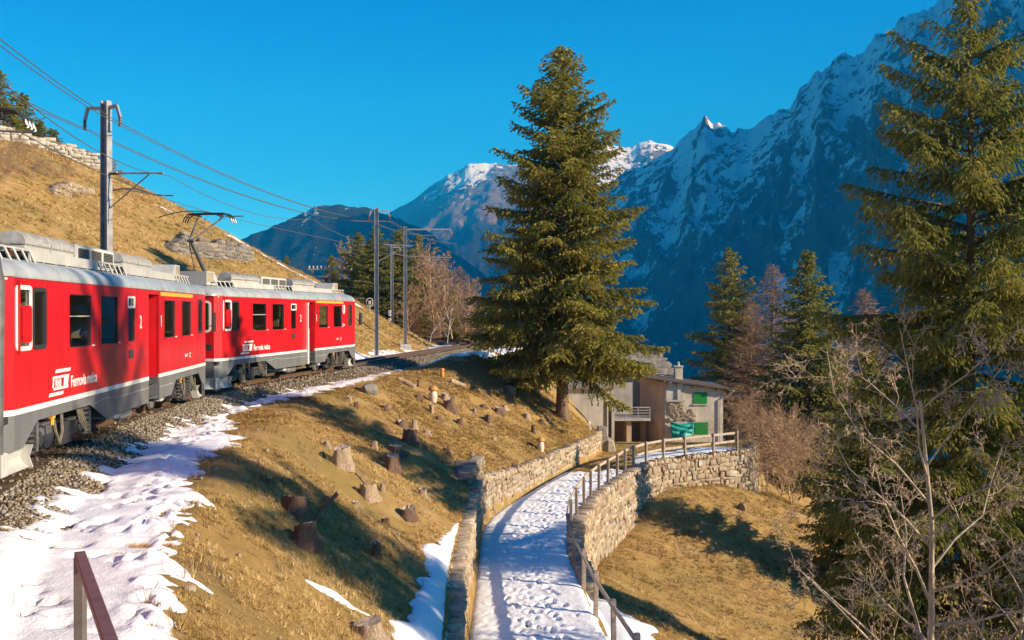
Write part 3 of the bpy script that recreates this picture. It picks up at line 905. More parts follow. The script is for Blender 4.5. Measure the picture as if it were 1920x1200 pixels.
# taller dead stems that stand in the turf, and loose stones
def stem_temp(seed, nb=6):
    r = random.Random(seed); vs, fs = [], []
    for k in range(nb):
        a = r.uniform(0, 6.283); l = r.uniform(.6, 1.15); lean = r.uniform(.1, .75); w = r.uniform(.010, .02)
        bx, by = r.uniform(-.12, .12), r.uniform(-.12, .12); dx, dy = math.cos(a), math.sin(a); b = len(vs)
        vs += [(bx - dy * w, by + dx * w, -.05), (bx + dy * w, by - dx * w, -.05), (bx + dx * lean * l, by + dy * lean * l, l)]
        fs.append((b, b + 1, b + 2))
    return np.array(vs), np.array(fs)
STEM = [stem_temp(k) for k in range(6)]
rs = np.random.RandomState(77)
n = 30000
x = rs.rand(n) * 34 - 10; y = 8 + rs.rand(n) * 52
cl = fbm(x * .8, y * .8, 3, 65)
m = (cl > .22) & (t_slope(x, y) | t_low(x, y))
x, y = x[m][:5200], y[m][:5200]; k = len(x)
sc = .14 + .22 * rs.rand(k) ** 2
me = scatter('dead_stems', STEM, rs.randint(0, 6, k), np.column_stack([x, y, ground(x, y)]), np.repeat(sc[:, None], 3, 1), rand_rot(k, rs, .5), MAT_BLADE, np.clip(.35 + .3 * rs.randn(k), 0, 1))
tag(obj('dead_stems', me), 'thin dead weed stems standing in the turf', 'weeds', kind='stuff')
x = rs.rand(9000) * 34 - 10; y = 8 + rs.rand(9000) * 52
m = t_slope(x, y) | t_low(x, y); x, y = x[m][:1500], y[m][:1500]; k = len(x); sz = .02 + .05 * rs.rand(k) ** 3
me = scatter('loose_stones', PEB, rs.randint(0, 8, k), np.column_stack([x, y, ground(x, y) + sz * .3]), np.repeat(sz[:, None], 3, 1), rand_rot(k, rs), MAT_PEB, .4 + .6 * rs.rand(k))
tag(obj('loose_stones', me), 'small stones and wood chips strewn on the bank', 'stones', kind='stuff')
# ------------------------------------------------------------------ pixel of the photograph to a point on the ground
def hit(px, py, y0=5.0, y1=130.0):
    u, v = (px - 960) / 1820, (587 - py) / 1820
    Y = np.arange(y0, y1, .05)
    d = EYE + v * Y - ground(u * Y, Y)
    k = np.argmax(d <= 0) if (d <= 0).any() else int(np.argmin(d))
    return Vector((u * Y[k], Y[k], ground(np.array([u * Y[k]]), np.array([Y[k]]))[0]))

# ------------------------------------------------------------------ stone walls
def stone_wall(name, label, PL, s0, s1, side, off, basef, topf, hs, ws, seed, depth=.3, coping=None, thick=.34, batter=0.0, mats=None, parts=300, core=True, cat='wall'):
    """stones in courses along the polyline; side +1: face looks right of it"""
    mats = mats or (MAT_WALL, MAT_WALLT, MAT_MORTAR)
    r = random.Random(seed)
    mid = at_arc(PL, (s0 + s1) / 2)
    root = tag(empty(name, (mid[0], mid[1], basef((s0 + s1) / 2))), label, cat)
    inv = Matrix.Translation(root.location).inverted()
    st = []
    zlo = min(basef(s) for s in np.linspace(s0, s1, 40)); zhi = max(topf(s) for s in np.linspace(s0, s1, 40))
    z = zlo
    while z < zhi:
        h = r.uniform(*hs)
        s = s0 + r.uniform(0, ws[0])
        while s < s1:
            w = r.uniform(*ws) * (1.4 if r.random() < .12 else 1)
            hh = h * r.uniform(.75, 1.35)
            sc = s + w / 2
            if basef(sc) - h < z and z + h * .55 < topf(sc):
                zc = z + h / 2 + r.uniform(-.22, .22) * h
                bt = batter * (topf(sc) - zc)
                st.append((sc, zc, w * .97, hh * .98, depth * r.uniform(.85, 1.1), r.gauss(0, .05), r.gauss(0, .07), off + side * (bt + r.uniform(-.02, .03))))
            s += w
        z += h
    if coping:
        s = s0
        while s < s1:
            w = r.uniform(*coping[1]); hh = r.uniform(*coping[0])
            st.append((s + w / 2, topf(s) + hh / 2 - .06, w * .92, hh, thick * r.uniform(.85, 1.1), r.gauss(0, .06), r.gauss(0, .12), off - side * .03))
            s += w
    M_ = []
    for sc, zc, w, h, dp, rx, ry, o_ in st:
        p, d = at_arc(PL, sc), dir_arc(PL, sc)
        n = np.array([d[1], -d[0]])
        c = p + n * o_
        mw = Matrix.Translation((c[0], c[1], zc)) @ Matrix.Rotation(math.atan2(d[1], d[0]) + r.gauss(0, .05), 4, 'Z') @ Matrix.Rotation(ry, 4, 'Y') @ Matrix.Rotation(rx, 4, 'X')
        face = n * side
        toc = -c / np.linalg.norm(c)
        vis = max(.05, float(face @ toc)) * w * h / (c @ c)
        M_.append((vis, mw, (w, dp, h)))
    M_.sort(key=lambda t: -t[0])
    meshes = stone_wall.meshes.setdefault(mats[0].name, [np_mesh('stone', v, f, mats[0]) for v, f in BLK])
    for vis, mw, sc in M_[:parts]:
        o = obj('stone', meshes[r.randrange(len(meshes))], root)
        o.matrix_local = inv @ mw @ Matrix.Diagonal((*sc, 1))
    rest = M_[parts:]
    if rest:
        N = len(rest)
        pos = np.array([list(inv @ m.translation) for _, m, _ in rest]); R = np.array([m.to_3x3() for _, m, _ in rest]); S = np.array([s for _, _, s in rest])
        rs = np.random.RandomState(seed)
        o = obj('small_stones', scatter('small_stones', BLK, rs.randint(0, len(BLK), N), pos, S, R, mats[1], rs.rand(N)), root)
        o['kind'] = 'stuff'
    if core:
        ss_ = np.arange(s0, s1 + .3, .3); V, F = [], []
        for k, s in enumerate(ss_):
            s = min(s, s1); p, d = at_arc(PL, s), dir_arc(PL, s); n = np.array([d[1], -d[0]])
            a = p + n * (off + side * (depth / 2 - .055)); b = p + n * (off - side * (thick - depth / 2))
            zb, zt = basef(s) - .25, topf(s) - .03
            ab = a + n * side * batter * (topf(s) - basef(s))
            for q_, z_ in ((ab, zb), (a, zt), (b, zt), (b, zb)):
                V.append((q_[0] - root.location.x, q_[1] - root.location.y, z_ - root.location.z))
        m = MB(); n_ = len(ss_)
        m.v = V
        for k in range(n_ - 1):
            for j in range(4):
                j2 = (j + 1) % 4
                m.f.append((k * 4 + j, k * 4 + j2, (k + 1) * 4 + j2, (k + 1) * 4 + j))
        m.f += [(0, 1, 2, 3), tuple((n_ - 1) * 4 + j for j in (3, 2, 1, 0))]
        m.build('core', mats[2], root)
    return root
stone_wall.meshes = {}

wt = lambda s: float(np.interp(s, *W_TOP))
stone_wall('stone_wall', 'long low stone wall holding the bank left of the snowy lane', WALL, arc_of(WALL, 13), arc_of(WALL, 53.2), 1, -.15,
           lambda s: PATH_Z - .06, wt, (.12, .22), (.18, .46), 1, .28, ((.16, .30), (.07, .17)), .38)
ff = lambda s: float(np.interp(s, *F_FOOT))
stone_wall('stone_wall', 'pale rubble retaining wall below the curved fence', FENCE, arc_of(FENCE, 27), arc_of(FENCE, 56.5), 1, .24,
           lambda s: ff(s) - .35, lambda s: PATH_Z - .02, (.13, .36), (.14, .62), 2, .34, ((.14, .26), (.09, .2)), .5, .06)
# block wall on top of the left hillside
UP = np.array([(-52.0, 76.5), (-46.5, 80.5), (-41.5, 84.0), (-38.0, 86.1), (-37.0, 86.7)])
ub = [gz(*p) for p in UP]
us = np.concatenate([[0], np.cumsum(np.hypot(*(UP[1:] - UP[:-1]).T))])
M = stone_mat('pale_block', [(0, (.52, .46, .36)), (.5, (.62, .56, .46)), (1, (.70, .64, .54))], 1.2, .4)
stone_wall('block_wall', 'pale stone block wall along the crest of the left hillside', UP, 0, us[-1], 1, 0.0,
           lambda s: float(np.interp(s, us, ub)) - .1, lambda s: float(np.interp(s, us, ub)) + 2.15, (.26, .4), (.35, .85), 3, .45, None, .7, 0, (M, MAT_WALLT, MAT_MORTAR))

def dry_wall(name, label, pts, h, seed, hs=(.2, .38), ws=(.3, .7), mats=None, bury=.25):
    P = np.array([(p.x, p.y) for p in pts]); bz = [p.z for p in pts]
    L = np.concatenate([[0], np.cumsum(np.hypot(*(P[1:] - P[:-1]).T))])
    return stone_wall(name, label, P, 0, L[-1], 1, 0, lambda s: float(np.interp(s, L, bz)) - bury,
                      lambda s: float(np.interp(s, L, bz)) + h * (.85 + .12 * math.sin(s * 1.1 + seed) + .08 * math.sin(s * 2.9)) * min(1, .25 + min(s, L[-1] - s) * .3), hs, ws, seed, .45, None, .8, .1, mats or (MAT_ROCK, MAT_WALLT, MAT_MORTAR))
dry_wall('dry_stone_wall', 'small tumbled dry stone wall in scrub on the left hillside', [hit(95, 360), hit(125, 364), hit(172, 362)], .75, 11, mats=(MAT_WALL, MAT_WALLT, MAT_MORTAR))
dry_wall('dry_stone_wall', 'grey rocky terrace wall on the hillside behind the pantograph', [hit(318, 472), hit(360, 478), hit(420, 484), hit(472, 486)], 1.35, 12, (.18, .42), (.3, .95))
dry_wall('dry_stone_wall', 'short broken stone wall above the lane wall bend', [hit(866, 905), hit(885, 890), hit(897, 862)], .55, 13, (.12, .24), (.18, .4), (MAT_WALL, MAT_WALLT, MAT_MORTAR))

# end pillar of the lane wall
p = at_arc(WALL, arc_of(WALL, 53.8)); b = gz(p[0] + .35, p[1])
pil = tag(empty('wall_pillar', (p[0] + .05, p[1] + .2, PATH_Z)), 'squat leaning stone pillar closing the far end of the lane wall', 'pillar')
MB().add([(-.42, -.35, -.2), (.5, -.35, -.2), (.5, .4, -.2), (-.42, .4, -.2), (-.28, -.28, 1.32), (.18, -.28, 1.3), (.22, .3, 1.34), (-.28, .3, 1.36)],
         [(0, 3, 2, 1), (4, 5, 6, 7), (0, 1, 5, 4), (1, 2, 6, 5), (2, 3, 7, 6), (3, 0, 4, 7)]).build('shaft', MAT_ROCK, pil, bevel=.05)
MB().add([(.2, -.5, -.2), (.72, -.5, -.2), (.72, .1, -.2), (.2, .1, -.2), (.26, -.42, .62), (.6, -.4, .55), (.6, .05, .6), (.28, .05, .66)],
         [(0, 3, 2, 1), (4, 5, 6, 7), (0, 1, 5, 4), (1, 2, 6, 5), (2, 3, 7, 6), (3, 0, 4, 7)]).build('kerb_stone', MAT_WALL, pil, bevel=.05)

# ------------------------------------------------------------------ lane fence
MAT_POST = plain('weathered_post', (.30, .24, .18), .85, 0, .35, 14, .4)
MAT_RAILW = plain('weathered_rail', (.40, .33, .25), .8, 0, .3, 10, .4)
fence = tag(empty('lane_fence', (2.0, 30, PATH_Z)), 'grey timber post and rail fence curving along the lane edge', 'fence')
fs_ = [arc_of(FENCE, 17)]
while fs_[-1] < arc_of(FENCE, 37): fs_.append(fs_[-1] + 2.35)
for k in range(9): fs_.append(fs_[-1] + 1.62)
end = arc_of(FENCE, 53.3)
while fs_[-1] < end - 2.6: fs_.append(fs_[-1] + (1.3 if fs_[-1] < end - 6 else 2.1))
fs_.append(end)
fp = [at_arc(FENCE, s) for s in fs_]
FO = fence.location
pm = MB().box(-.055, .055, -.055, .055, -.45, 1.12).mesh('post', MAT_POST)
for p, s in zip(fp, fs_):
    d = dir_arc(FENCE, s)
    o = obj('post', pm, fence)
    o.location = (p[0] - FO.x, p[1] - FO.y, 0); o.rotation_euler = (random.gauss(0, .012), random.gauss(0, .012), math.atan2(d[1], d[0]))
    m = o.modifiers.new('bevel', 'BEVEL'); m.width = .008
for k in range(len(fp) - 1):
    a, b = fp[k], fp[k + 1]
    d = (b - a) / np.linalg.norm(b - a); n = np.array([d[1], -d[0]]) * -.075
    heights = (1.0, .55) if fs_[k] > arc_of(FENCE, 46.5) else (1.03,)
    for hgt in heights:
        e = .05
        MB().bar((a[0] + n[0] - d[0] * e - FO.x, a[1] + n[1] - d[1] * e - FO.y, hgt), (b[0] + n[0] + d[0] * e - FO.x, b[1] + n[1] + d[1] * e - FO.y, hgt + random.uniform(-.01, .01)), .035, .12).build('rail', MAT_RAILW, fence)
# short fence beyond the wall corner
f2 = tag(empty('corner_fence', (0, 0, 0)), 'short weathered fence piece below the far corner of the rubble wall', 'fence')
q0 = at_arc(FENCE, arc_of(FENCE, 56.2)); base = Vector((q0[0] + .9, q0[1] - .3, 0)); base.z = gz(base.x, base.y)
f2.location = base
MB().box(-.05, .05, -.05, .05, -.3, 2.2).build('post', MAT_POST, f2)
MB().box(-1.0, -.9, -.05, .05, -.3, 1.7).build('post', MAT_POST, f2)
for z in (1.2, 1.65): MB().box(-1.1, .1, -.09, -.055, z, z + .09).build('rail', MAT_RAILW, f2)

# handrail near the camera, lower left
MAT_HAND = plain('rusty_paint', (.20, .095, .075), .55, .3, .25, 9)
h0 = Vector((-3.12, 7.0, EYE - 1.76))
hr = tag(empty('steel_handrail', (h0.x, h0.y, gz(h0.x, h0.y))), 'rust red steel handrail standing in the snow, nearest the viewer', 'handrail')
o3 = hr.location
MB().box(-.035, .035, -.035, .035, -.3, h0.z - o3.z).build('post', plain('handrail_post', (.22, .19, .17), .5, .5, .2, 8), hr, bevel=.006)
a = Vector((-.03, .06, h0.z - o3.z)); b = Vector((1.75, -3.3, h0.z - o3.z + .02))
MB().bar(a, b, .075, .05).build('top_rail', MAT_HAND, hr, bevel=.006)
MB().bar(a - Vector((0, 0, .06)) + Vector((.03, -.05, -.0)), b - Vector((0, 0, .06)), .012, .07).build('rail_flange', MAT_HAND, hr)
MB().box(1.70, 1.77, -3.3, -3.23, -.3, h0.z - o3.z).build('post', MAT_HAND, hr, bevel=.006)
# ------------------------------------------------------------------ train materials
def paint(name, c, rough=.32, dirt=.34):
    M = Mat(name)
    n = M.noise(1.4, 6, .65, vec=M.mapped((1, 1, .35))); n2 = M.noise(.6, 4, .6)
    d = M.ramp(n, [(.35, (1, 1, 1)), (.8, (1 - dirt, 1 - dirt, 1 - dirt))])
    fine = M.noise(7.0, 6, .7, vec=M.mapped((1, 1, .12)))
    d2 = M.ramp(fine, [(.45, (1, 1, 1)), (.75, (1 - dirt * .6,) * 3)])
    M.color(M.mix(1.0, M.mix(1.0, c, d, 'MULTIPLY'), d2, 'MULTIPLY'))
    M.rough(M.ramp(n2, [(.3, (rough - .06,) * 3), (.7, (rough + .1,) * 3)]), .45)
    M.b.inputs['Coat Weight'].default_value = .25; M.b.inputs['Coat Roughness'].default_value = .15
    return M.m
MAT_RED = paint('red_paint', (.62, .010, .016))
MAT_SEAM = paint('seam_dark_red', (.22, .004, .006))  # dark red of the panel joint strips
MAT_GREY = paint('grey_skirt_paint', (.16, .165, .165), .45, .35)
MAT_WHITE = paint('white_paint', (.78, .76, .70), .4, .15)
MAT_YELLOW = paint('yellow_band', (.85, .42, .04), .4, .1)
MAT_ROOF = paint('silver_roof', (.40, .42, .42), .45, .45)
MAT_EQUIP = paint('roof_equipment_grey', (.50, .49, .45), .5, .3)
MAT_DARK = plain('underframe_black', (.030, .028, .027), .65, 0, .4, 6)
MAT_MID = plain('underframe_grey', (.10, .10, .10), .6, .1, .4, 5)
MAT_PIPE = plain('brake_hose', (.16, .13, .09), .6, 0, .3, 8)
MAT_STEEL = plain('worn_steel', (.42, .42, .40), .4, .8, .25, 4)
MAT_RESIST = plain('resistor_steel', (.46, .44, .40), .42, .25, .3, 9)
MAT_COPPER = plain('insulator_brown', (.12, .035, .03), .35, 0, .2, 9)
MAT_BEIGE = plain('coach_interior', (.55, .48, .34), .7, 0, .1, 3)
MAT_SEAT = plain('seat_cloth', (.16, .12, .08), .9, 0, .2, 12)
MAT_LOUVRE = plain('louvre_wood_grey', (.30, .25, .18), .7, 0, .25, 7)
MAT_RUBBER = plain('window_rubber', (.02, .02, .02), .7, 0, .2, 8)
M = Mat('window_glass')
tr = M.n.new('ShaderNodeBsdfTransparent'); tr.inputs[0].default_value = (.84, .86, .84, 1)
gl = M.n.new('ShaderNodeBsdfGlossy'); gl.inputs['Roughness'].default_value = .03; gl.inputs[0].default_value = (.95, .97, 1, 1)
fr = M.n.new('ShaderNodeFresnel'); fr.inputs['IOR'].default_value = 1.5
mx = M.n.new('ShaderNodeMixShader')
M.l.new(M.math('ADD', M.math('MULTIPLY', fr.outputs[0], .5), .02), mx.inputs[0]); M.l.new(tr.outputs[0], mx.inputs[1]); M.l.new(gl.outputs[0], mx.inputs[2])
M.l.new(mx.outputs[0], M.out.inputs['Surface'])
MAT_GLASS = M.m

_font = bpy.data.fonts.load('<builtin>') if '<builtin>' in bpy.data.fonts else None
def text_mesh(txt, size, mat, sx=1.0, shear=0.0, ext=.003, bold=0.0):
    cu = bpy.data.curves.new('lettering', 'FONT')
    cu.body = txt; cu.size = size; cu.shear = shear; cu.extrude = ext; cu.offset = bold; cu.resolution_u = 3
    t = bpy.data.objects.new('lettering_tmp', cu); COL.objects.link(t)
    bpy.context.view_layer.update()
    me = bpy.data.meshes.new_from_object(t.evaluated_get(bpy.context.evaluated_depsgraph_get()))
    bpy.data.objects.remove(t, do_unlink=True)
    for v in me.vertices: v.co.x *= sx
    me.materials.clear(); me.materials.append(mat); me.name = 'lettering'
    return me

def ring(x0, x1, z0, z1, t, r, n=4):
    """closed frame of width t with rounded corners: returns outer and inner loops"""
    def loop(a0, a1, b0, b1, rr):
        pts = []
        for cx, cz, st in ((a1 - rr, b1 - rr, 0), (a0 + rr, b1 - rr, 90), (a0 + rr, b0 + rr, 180), (a1 - rr, b0 + rr, 270)):
            for k in range(n + 1):
                a = RAD(st + 90 * k / n); pts.append((cx + rr * math.cos(a), cz + rr * math.sin(a)))
        return pts
    return loop(x0, x1, z0, z1, r), loop(x0 + t, x1 - t, z0 + t, z1 - t, max(.005, r - t * .6))
def frame_mb(x0, x1, z0, z1, t, r, y0, y1, mapf=lambda x, y, z: (x, y, z)):
    o, i = ring(x0, x1, z0, z1, t, r); k = len(o); m = MB()
    V = [mapf(a, y0, b) for a, b in o] + [mapf(a, y0, b) for a, b in i] + [mapf(a, y1, b) for a, b in o] + [mapf(a, y1, b) for a, b in i]
    F = []
    for j in range(k):
        j2 = (j + 1) % k
        F += [(j, j2, k + j2, k + j), (2 * k + j, 3 * k + j, 3 * k + j2, 2 * k + j2), (j, 2 * k + j, 2 * k + j2, j2), (k + j, k + j2, 3 * k + j2, 3 * k + j)]
    return m.add(V, F)
def holed(m, x0, x1, z0, z1, holes, y0, y1, mapf=lambda x, y, z: (x, y, z)):
    """wall slab with rectangular openings"""
    xs = sorted({x0, x1, *[h[0] for h in holes], *[h[1] for h in holes]})
    for a, b in zip(xs[:-1], xs[1:]):
        if b - a < 1e-4: continue
        hs = sorted((h[2], h[3]) for h in holes if h[0] <= a + 1e-5 and h[1] >= b - 1e-5)
        z = z0
        for lo, hi in hs + [(z1, z1)]:
            if lo > z + 1e-4:
                vs = [mapf(*p) for p in ((a, y0, z), (b, y0, z), (b, y1, z), (a, y1, z), (a, y0, lo), (b, y0, lo), (b, y1, lo), (a, y1, lo))]
                m.add(vs, [(0, 3, 2, 1), (4, 5, 6, 7), (0, 1, 5, 4), (1, 2, 6, 5), (2, 3, 7, 6), (3, 0, 4, 7)])
            z = max(z, hi)
    return m

LB = 14.9
SIDE_WIN = [  # x0, x1, z0, z1, kind
    (.08, .70, 2.02, 3.02, 'mirror'), (.80, 1.36, 2.02, 3.0, 'plain'), (2.50, 3.82, 1.93, 2.98, 'big'), (4.36, 5.60, 1.93, 2.98, 'big'),
    (6.32, 6.92, 1.93, 2.98, 'slim'), (9.62, 10.86, 1.93, 2.96, 'big'), (11.62, 12.82, 1.93, 2.96, 'big'), (13.85, 14.36, 2.02, 2.98, 'plain')]
DOOR = (8.15, 9.18, .52, 3.06)

def make_car(label):
    root = empty('railcar'); tag(root, label, 'railcar', 'red railcars of the train')
    for side in (-1, 1):                       # -1: the right side, seen from the lane
        f = lambda x, y, z, s=side: (x, s * y, z)
        holes = [w[:4] for w in SIDE_WIN] + [DOOR]
        body = holed(MB(), 0, LB, 1.07, 3.17, holes, 1.285, 1.325, f).build('body_side', MAT_RED, root)
        for x0, x1, z0, z1, kind in SIDE_WIN:
            w = frame_mb(x0 - .03, x1 + .03, z0 - .03, z1 + .03, .06 if kind != 'mirror' else .07, .10, 1.31, 1.338,
                         f).build('window', MAT_WHITE if kind == 'mirror' else (MAT_RUBBER if kind == 'plain' else MAT_EQUIP if kind == 'none' else MAT_RED), root)
            MB().box(x0 - .02, x1 + .02, min(side * 1.298, side * 1.303), max(side * 1.298, side * 1.303), z0 - .02, z1 + .02).build('pane', MAT_GLASS, w)
            if kind in ('big', 'plain', 'slim'):
                frame_mb(x0 + .02, x1 - .02, z0 + .02, z1 - .02, .025, .05, 1.296, 1.328, f).build('rubber_seal', MAT_RUBBER, w)
            if kind == 'big' and side < 0:
                MB().box(x1 + .0, x1 + .16, -1.345, -1.339, z0 + .02, z0 + .05).build('sticker', MAT_WHITE, w)
            if kind == 'big' and x0 < 4:
                MB().box(x0, x1, min(side * 1.292, side * 1.312), max(side * 1.292, side * 1.312), z0 + .60, z0 + .622).build('sash_bar', MAT_EQUIP, w)
            if kind == 'slim':
                frame_mb(x0 - .0, x1 + .0, z1 - .27, z1 + .0, .05, .05, 1.31, 1.343, f).build('vent_frame', MAT_WHITE, w)
        for x in (1.47, 2.2, 5.98, 7.12, 9.45, 11.25, 13.62):
            MB().box(x - .004, x + .004, min(side * 1.32, side * 1.3265), max(side * 1.32, side * 1.3265), 1.07, 3.16).build('panel_seam', MAT_SEAM, root)
        # retractable mirror on the cab window
        m = MB()
        o_, _ = ring(.22, .62, 2.12, 2.72, .05, .06)
        m.prism([(a, b) for a, b in o_], side * 1.345, side * 1.375)
        m.box(.12, .15, min(side * 1.34, side * 1.37), max(side * 1.34, side * 1.37), 1.95, 3.12)
        m.build('mirror', MAT_RED, root)
        for a, b in ((0, DOOR[0]), (DOOR[1], LB)):
            MB().box(a, b, min(side * 1.29, side * 1.3285), max(side * 1.29, side * 1.3285), .98, 1.07).build('white_stripe', MAT_WHITE, root)
        sk = MB()
        prof = [(0, .98), (0, .42), (.35, .42), (.98, .80), (3.75, .80), (4.75, .44), (DOOR[0], .44), (DOOR[0], .98)]
        sk.prism([(x, z) for x, z in prof], side * 1.30, side * 1.322)
        sko = sk.build('skirt', MAT_GREY, root)
        sk = MB()
        prof2 = [(DOOR[1], .98), (DOOR[1], .44), (10.45, .44), (11.0, .80), (13.9, .80), (14.5, .42), (LB, .42), (LB, .98)]
        sk.prism([(x, z) for x, z in prof2], side * 1.30, side * 1.322)
        sk.build('skirt', MAT_GREY, root)
        pn = MB(); pn.bar((4.0, side * 1.326, .80), (4.75, side * 1.326, .86), .006, .012); pn.bar((4.75, side * 1.326, .86), (5.4, side * 1.326, .80), .006, .012); pn.bar((5.4, side * 1.326, .80), (DOOR[0], side * 1.326, .80), .006, .012)
        pn.bar((9.2, side * 1.326, .74), (10.6, side * 1.326, .74), .006, .012)
        pn.build('panel_joint', MAT_EQUIP, sko)
        # doorway: inset door leaves, jambs and steps
        for x in (DOOR[0], DOOR[1]):
            a, b = (x - .03, x) if x == DOOR[0] else (x, x + .03)
            MB().box(a, b, min(side * 1.02, side * 1.284), max(side * 1.02, side * 1.284), 1.0, 3.06).build('door_jamb', MAT_RED, root)
            MB().box(a, b, min(side * 1.02, side * 1.298), max(side * 1.02, side * 1.298), .44, .995).build('step_well', MAT_GREY, root)
        jm = MB()
        jm.box(DOOR[0], DOOR[1], min(side * 1.02, side * 1.284), max(side * 1.02, side * 1.284), 3.06, 3.1)
        jm.build('door_lintel', MAT_RED, root)
        for a, b in ((DOOR[0] + .01, DOOR[0] + .505), (DOOR[0] + .525, DOOR[1] - .01)):
            d_ = holed(MB(), a, b, .98, 3.04, [(a + .1, b - .1, 1.95, 2.9)], 1.04, 1.075, f).build('door', MAT_RED, root)
            MB().box(a + .09, b - .09, min(side * 1.05, side * 1.056), max(side * 1.05, side * 1.056), 1.94, 2.91).build('pane', MAT_GLASS, d_)
        for z, y in ((.50, 1.27), (.76, 1.17)):
            MB().box(DOOR[0] + .02, DOOR[1] - .02, min(side * y, side * 1.02), max(side * y, side * 1.02), z, z + .03).build('step', MAT_MID, root)
        MB().box(9.3, 13.05, min(side * 1.32, side * 1.331), max(side * 1.32, side * 1.331), 3.04, 3.135).build('class_band', MAT_YELLOW, root)
        MB().box(6.42, 6.82, min(side * 1.32, side * 1.33), max(side * 1.32, side * 1.33), 1.58, 1.78).build('vent_grille', MAT_DARK, root)
        gt = MB()
        gt.box(.0, LB, min(side * 1.30, side * 1.345), max(side * 1.30, side * 1.345), 3.165, 3.195)
        gt.build('rain_gutter', MAT_ROOF, root)
    # ends
    for e, X, dx in (('near', 0, -1), ('far', LB, 1)):
        fp_ = [(0, -1.325), (.30, -1.17), (.42, 0), (.30, 1.17), (0, 1.325)]
        red, gy, wh = MB(), MB(), MB()
        for k in range(4):
            a, b = Vector((X + dx * fp_[k][0], fp_[k][1])), Vector((X + dx * fp_[k + 1][0], fp_[k + 1][1]))
            L = (b - a).length; d = (b - a) / L; n = Vector((d.y, -d.x)) * (-dx)
            if n.x * dx < 0: n = -n
            g = lambda u, y, z, a=a, d=d, n=n: (a.x + d.x * u + n.x * y, a.y + d.y * u + n.y * y, z)
            hl = [(.12, L - .10, 1.98, 2.98)] if k in (1, 2) else []
            holed(red, 0, L, 1.07, 3.17, hl, -.04, 0, g)
            holed(wh, 0, L, .98, 1.07, [], -.04, .003, g)
            holed(gy, 0, L, .42, .98, [], -.03, -.003, g)
            if hl:
                x0, x1, z0, z1 = hl[0]
                w = frame_mb(x0 - .03, x1 + .03, z0 - .03, z1 + .03, .07, .13, -.02, .014, g).build('windscreen', MAT_WHITE, root)
                m = MB(); holed(m, x0 - .02, x1 + .02, z0 - .02, z1 + .02, [], -.026, -.021, g); m.build('pane', MAT_GLASS, w)
                lm = MB()
                for uu in (.28 if k == 2 else L - .28,):
                    c = g(uu if k == 1 else L - .28 if k == 2 else uu, .02, 1.32)
                    lm.lathe([(.10, -.02), (.11, .01), (.09, .025)], c, 14, 'x')
                lm.build('headlight', MAT_STEEL, root, smooth=True)
        red.build('end_wall', MAT_RED, root); gy.build('end_apron', MAT_GREY, root); wh.build('end_stripe', MAT_WHITE, root)
        # snow plough: two curved blades meeting in the middle
        pl = MB()
        prof = [(.10, .42), (.04, .33), (.02, .22), (.06, .12), (.16, .05)]
        V, F = [], []
        cols = [(-1.25, .05), (-1.22, .12), (-.6, .42), (0, .62), (.6, .42), (1.22, .12), (1.25, .05)]
        for y, off in cols:
            for q_, z in prof: V.append((X + dx * (off + q_), y, z))
        for y, off in cols:
            for q_, z in prof: V.append((X + dx * (off + q_ - .02), y, z))
        n5 = len(prof); N5 = len(cols) * n5
        for i in range(len(cols) - 1):
            for j in range(n5 - 1):
                F += [(i * n5 + j, i * n5 + j + 1, (i + 1) * n5 + j + 1, (i + 1) * n5 + j), (N5 + i * n5 + j, N5 + (i + 1) * n5 + j, N5 + (i + 1) * n5 + j + 1, N5 + i * n5 + j + 1)]
        for j in range(n5 - 1):
            F += [(j, N5 + j, N5 + j + 1, j + 1)]; i = (len(cols) - 1) * n5; F += [(i + j, i + j + 1, N5 + i + j + 1, N5 + i + j)]
        pl.add(V, F)
        for y in (-1.24, 1.20): pl.box(min(X + dx * .02, X + dx * .30), max(X + dx * .02, X + dx * .30), y, y + .035, .04, .42)
        pl.build('snow_plough', MAT_EQUIP if e == 'near' else MAT_MID, root)
        for s in (-1, 1):      # curved wings that carry the plough back along the side
            wg = MB(); pr = [(1.20, .40), (1.13, .33), (1.10, .23), (1.14, .12), (1.24, .045)]
            xa, xb = X - dx * .02, X - dx * .82
            for q0, q1 in zip(pr[:-1], pr[1:]):
                wg.add([(xa, s * q0[0], q0[1]), (xb, s * q0[0], q0[1]), (xb, s * q1[0], q1[1]), (xa, s * q1[0], q1[1]),
                        (xa, s * (q0[0] - .02), q0[1]), (xb, s * (q0[0] - .02), q0[1]), (xb, s * (q1[0] - .02), q1[1]), (xa, s * (q1[0] - .02), q1[1])],
                       [(0, 1, 2, 3), (7, 6, 5, 4), (0, 4, 5, 1), (3, 2, 6, 7), (1, 5, 6, 2), (0, 3, 7, 4)])
            wg.build('plough_wing', MAT_EQUIP, root)
            MB().prism([(s * 1.30, .42), (s * 1.06, .42), (s * 1.05, .22), (s * 1.12, .04), (s * 1.30, .04), (s * 1.24, .22)], min(xb, xb - dx * .04), max(xb, xb - dx * .04), 'x').build('plough_flange', MAT_EQUIP, root)
        cp = MB(); cp.box(min(X, X + dx * .85), max(X, X + dx * .85), -.12, .12, .56, .78); cp.lathe([(.20, 0), (.22, .03), (.22, .07)], (X + dx * .8, 0, .67), 16, 'x'); cp.build('coupler', MAT_DARK, root)
        hose = MB()
        for y in (-.5, -.35, .4): hose.tube([(X + dx * .3, y, .75), (X + dx * .6, y, .5), (X + dx * .72, y + .03, .32), (X + dx * .85, y, .5)], .022, 6)
        hose.build('brake_hose', MAT_PIPE, root)
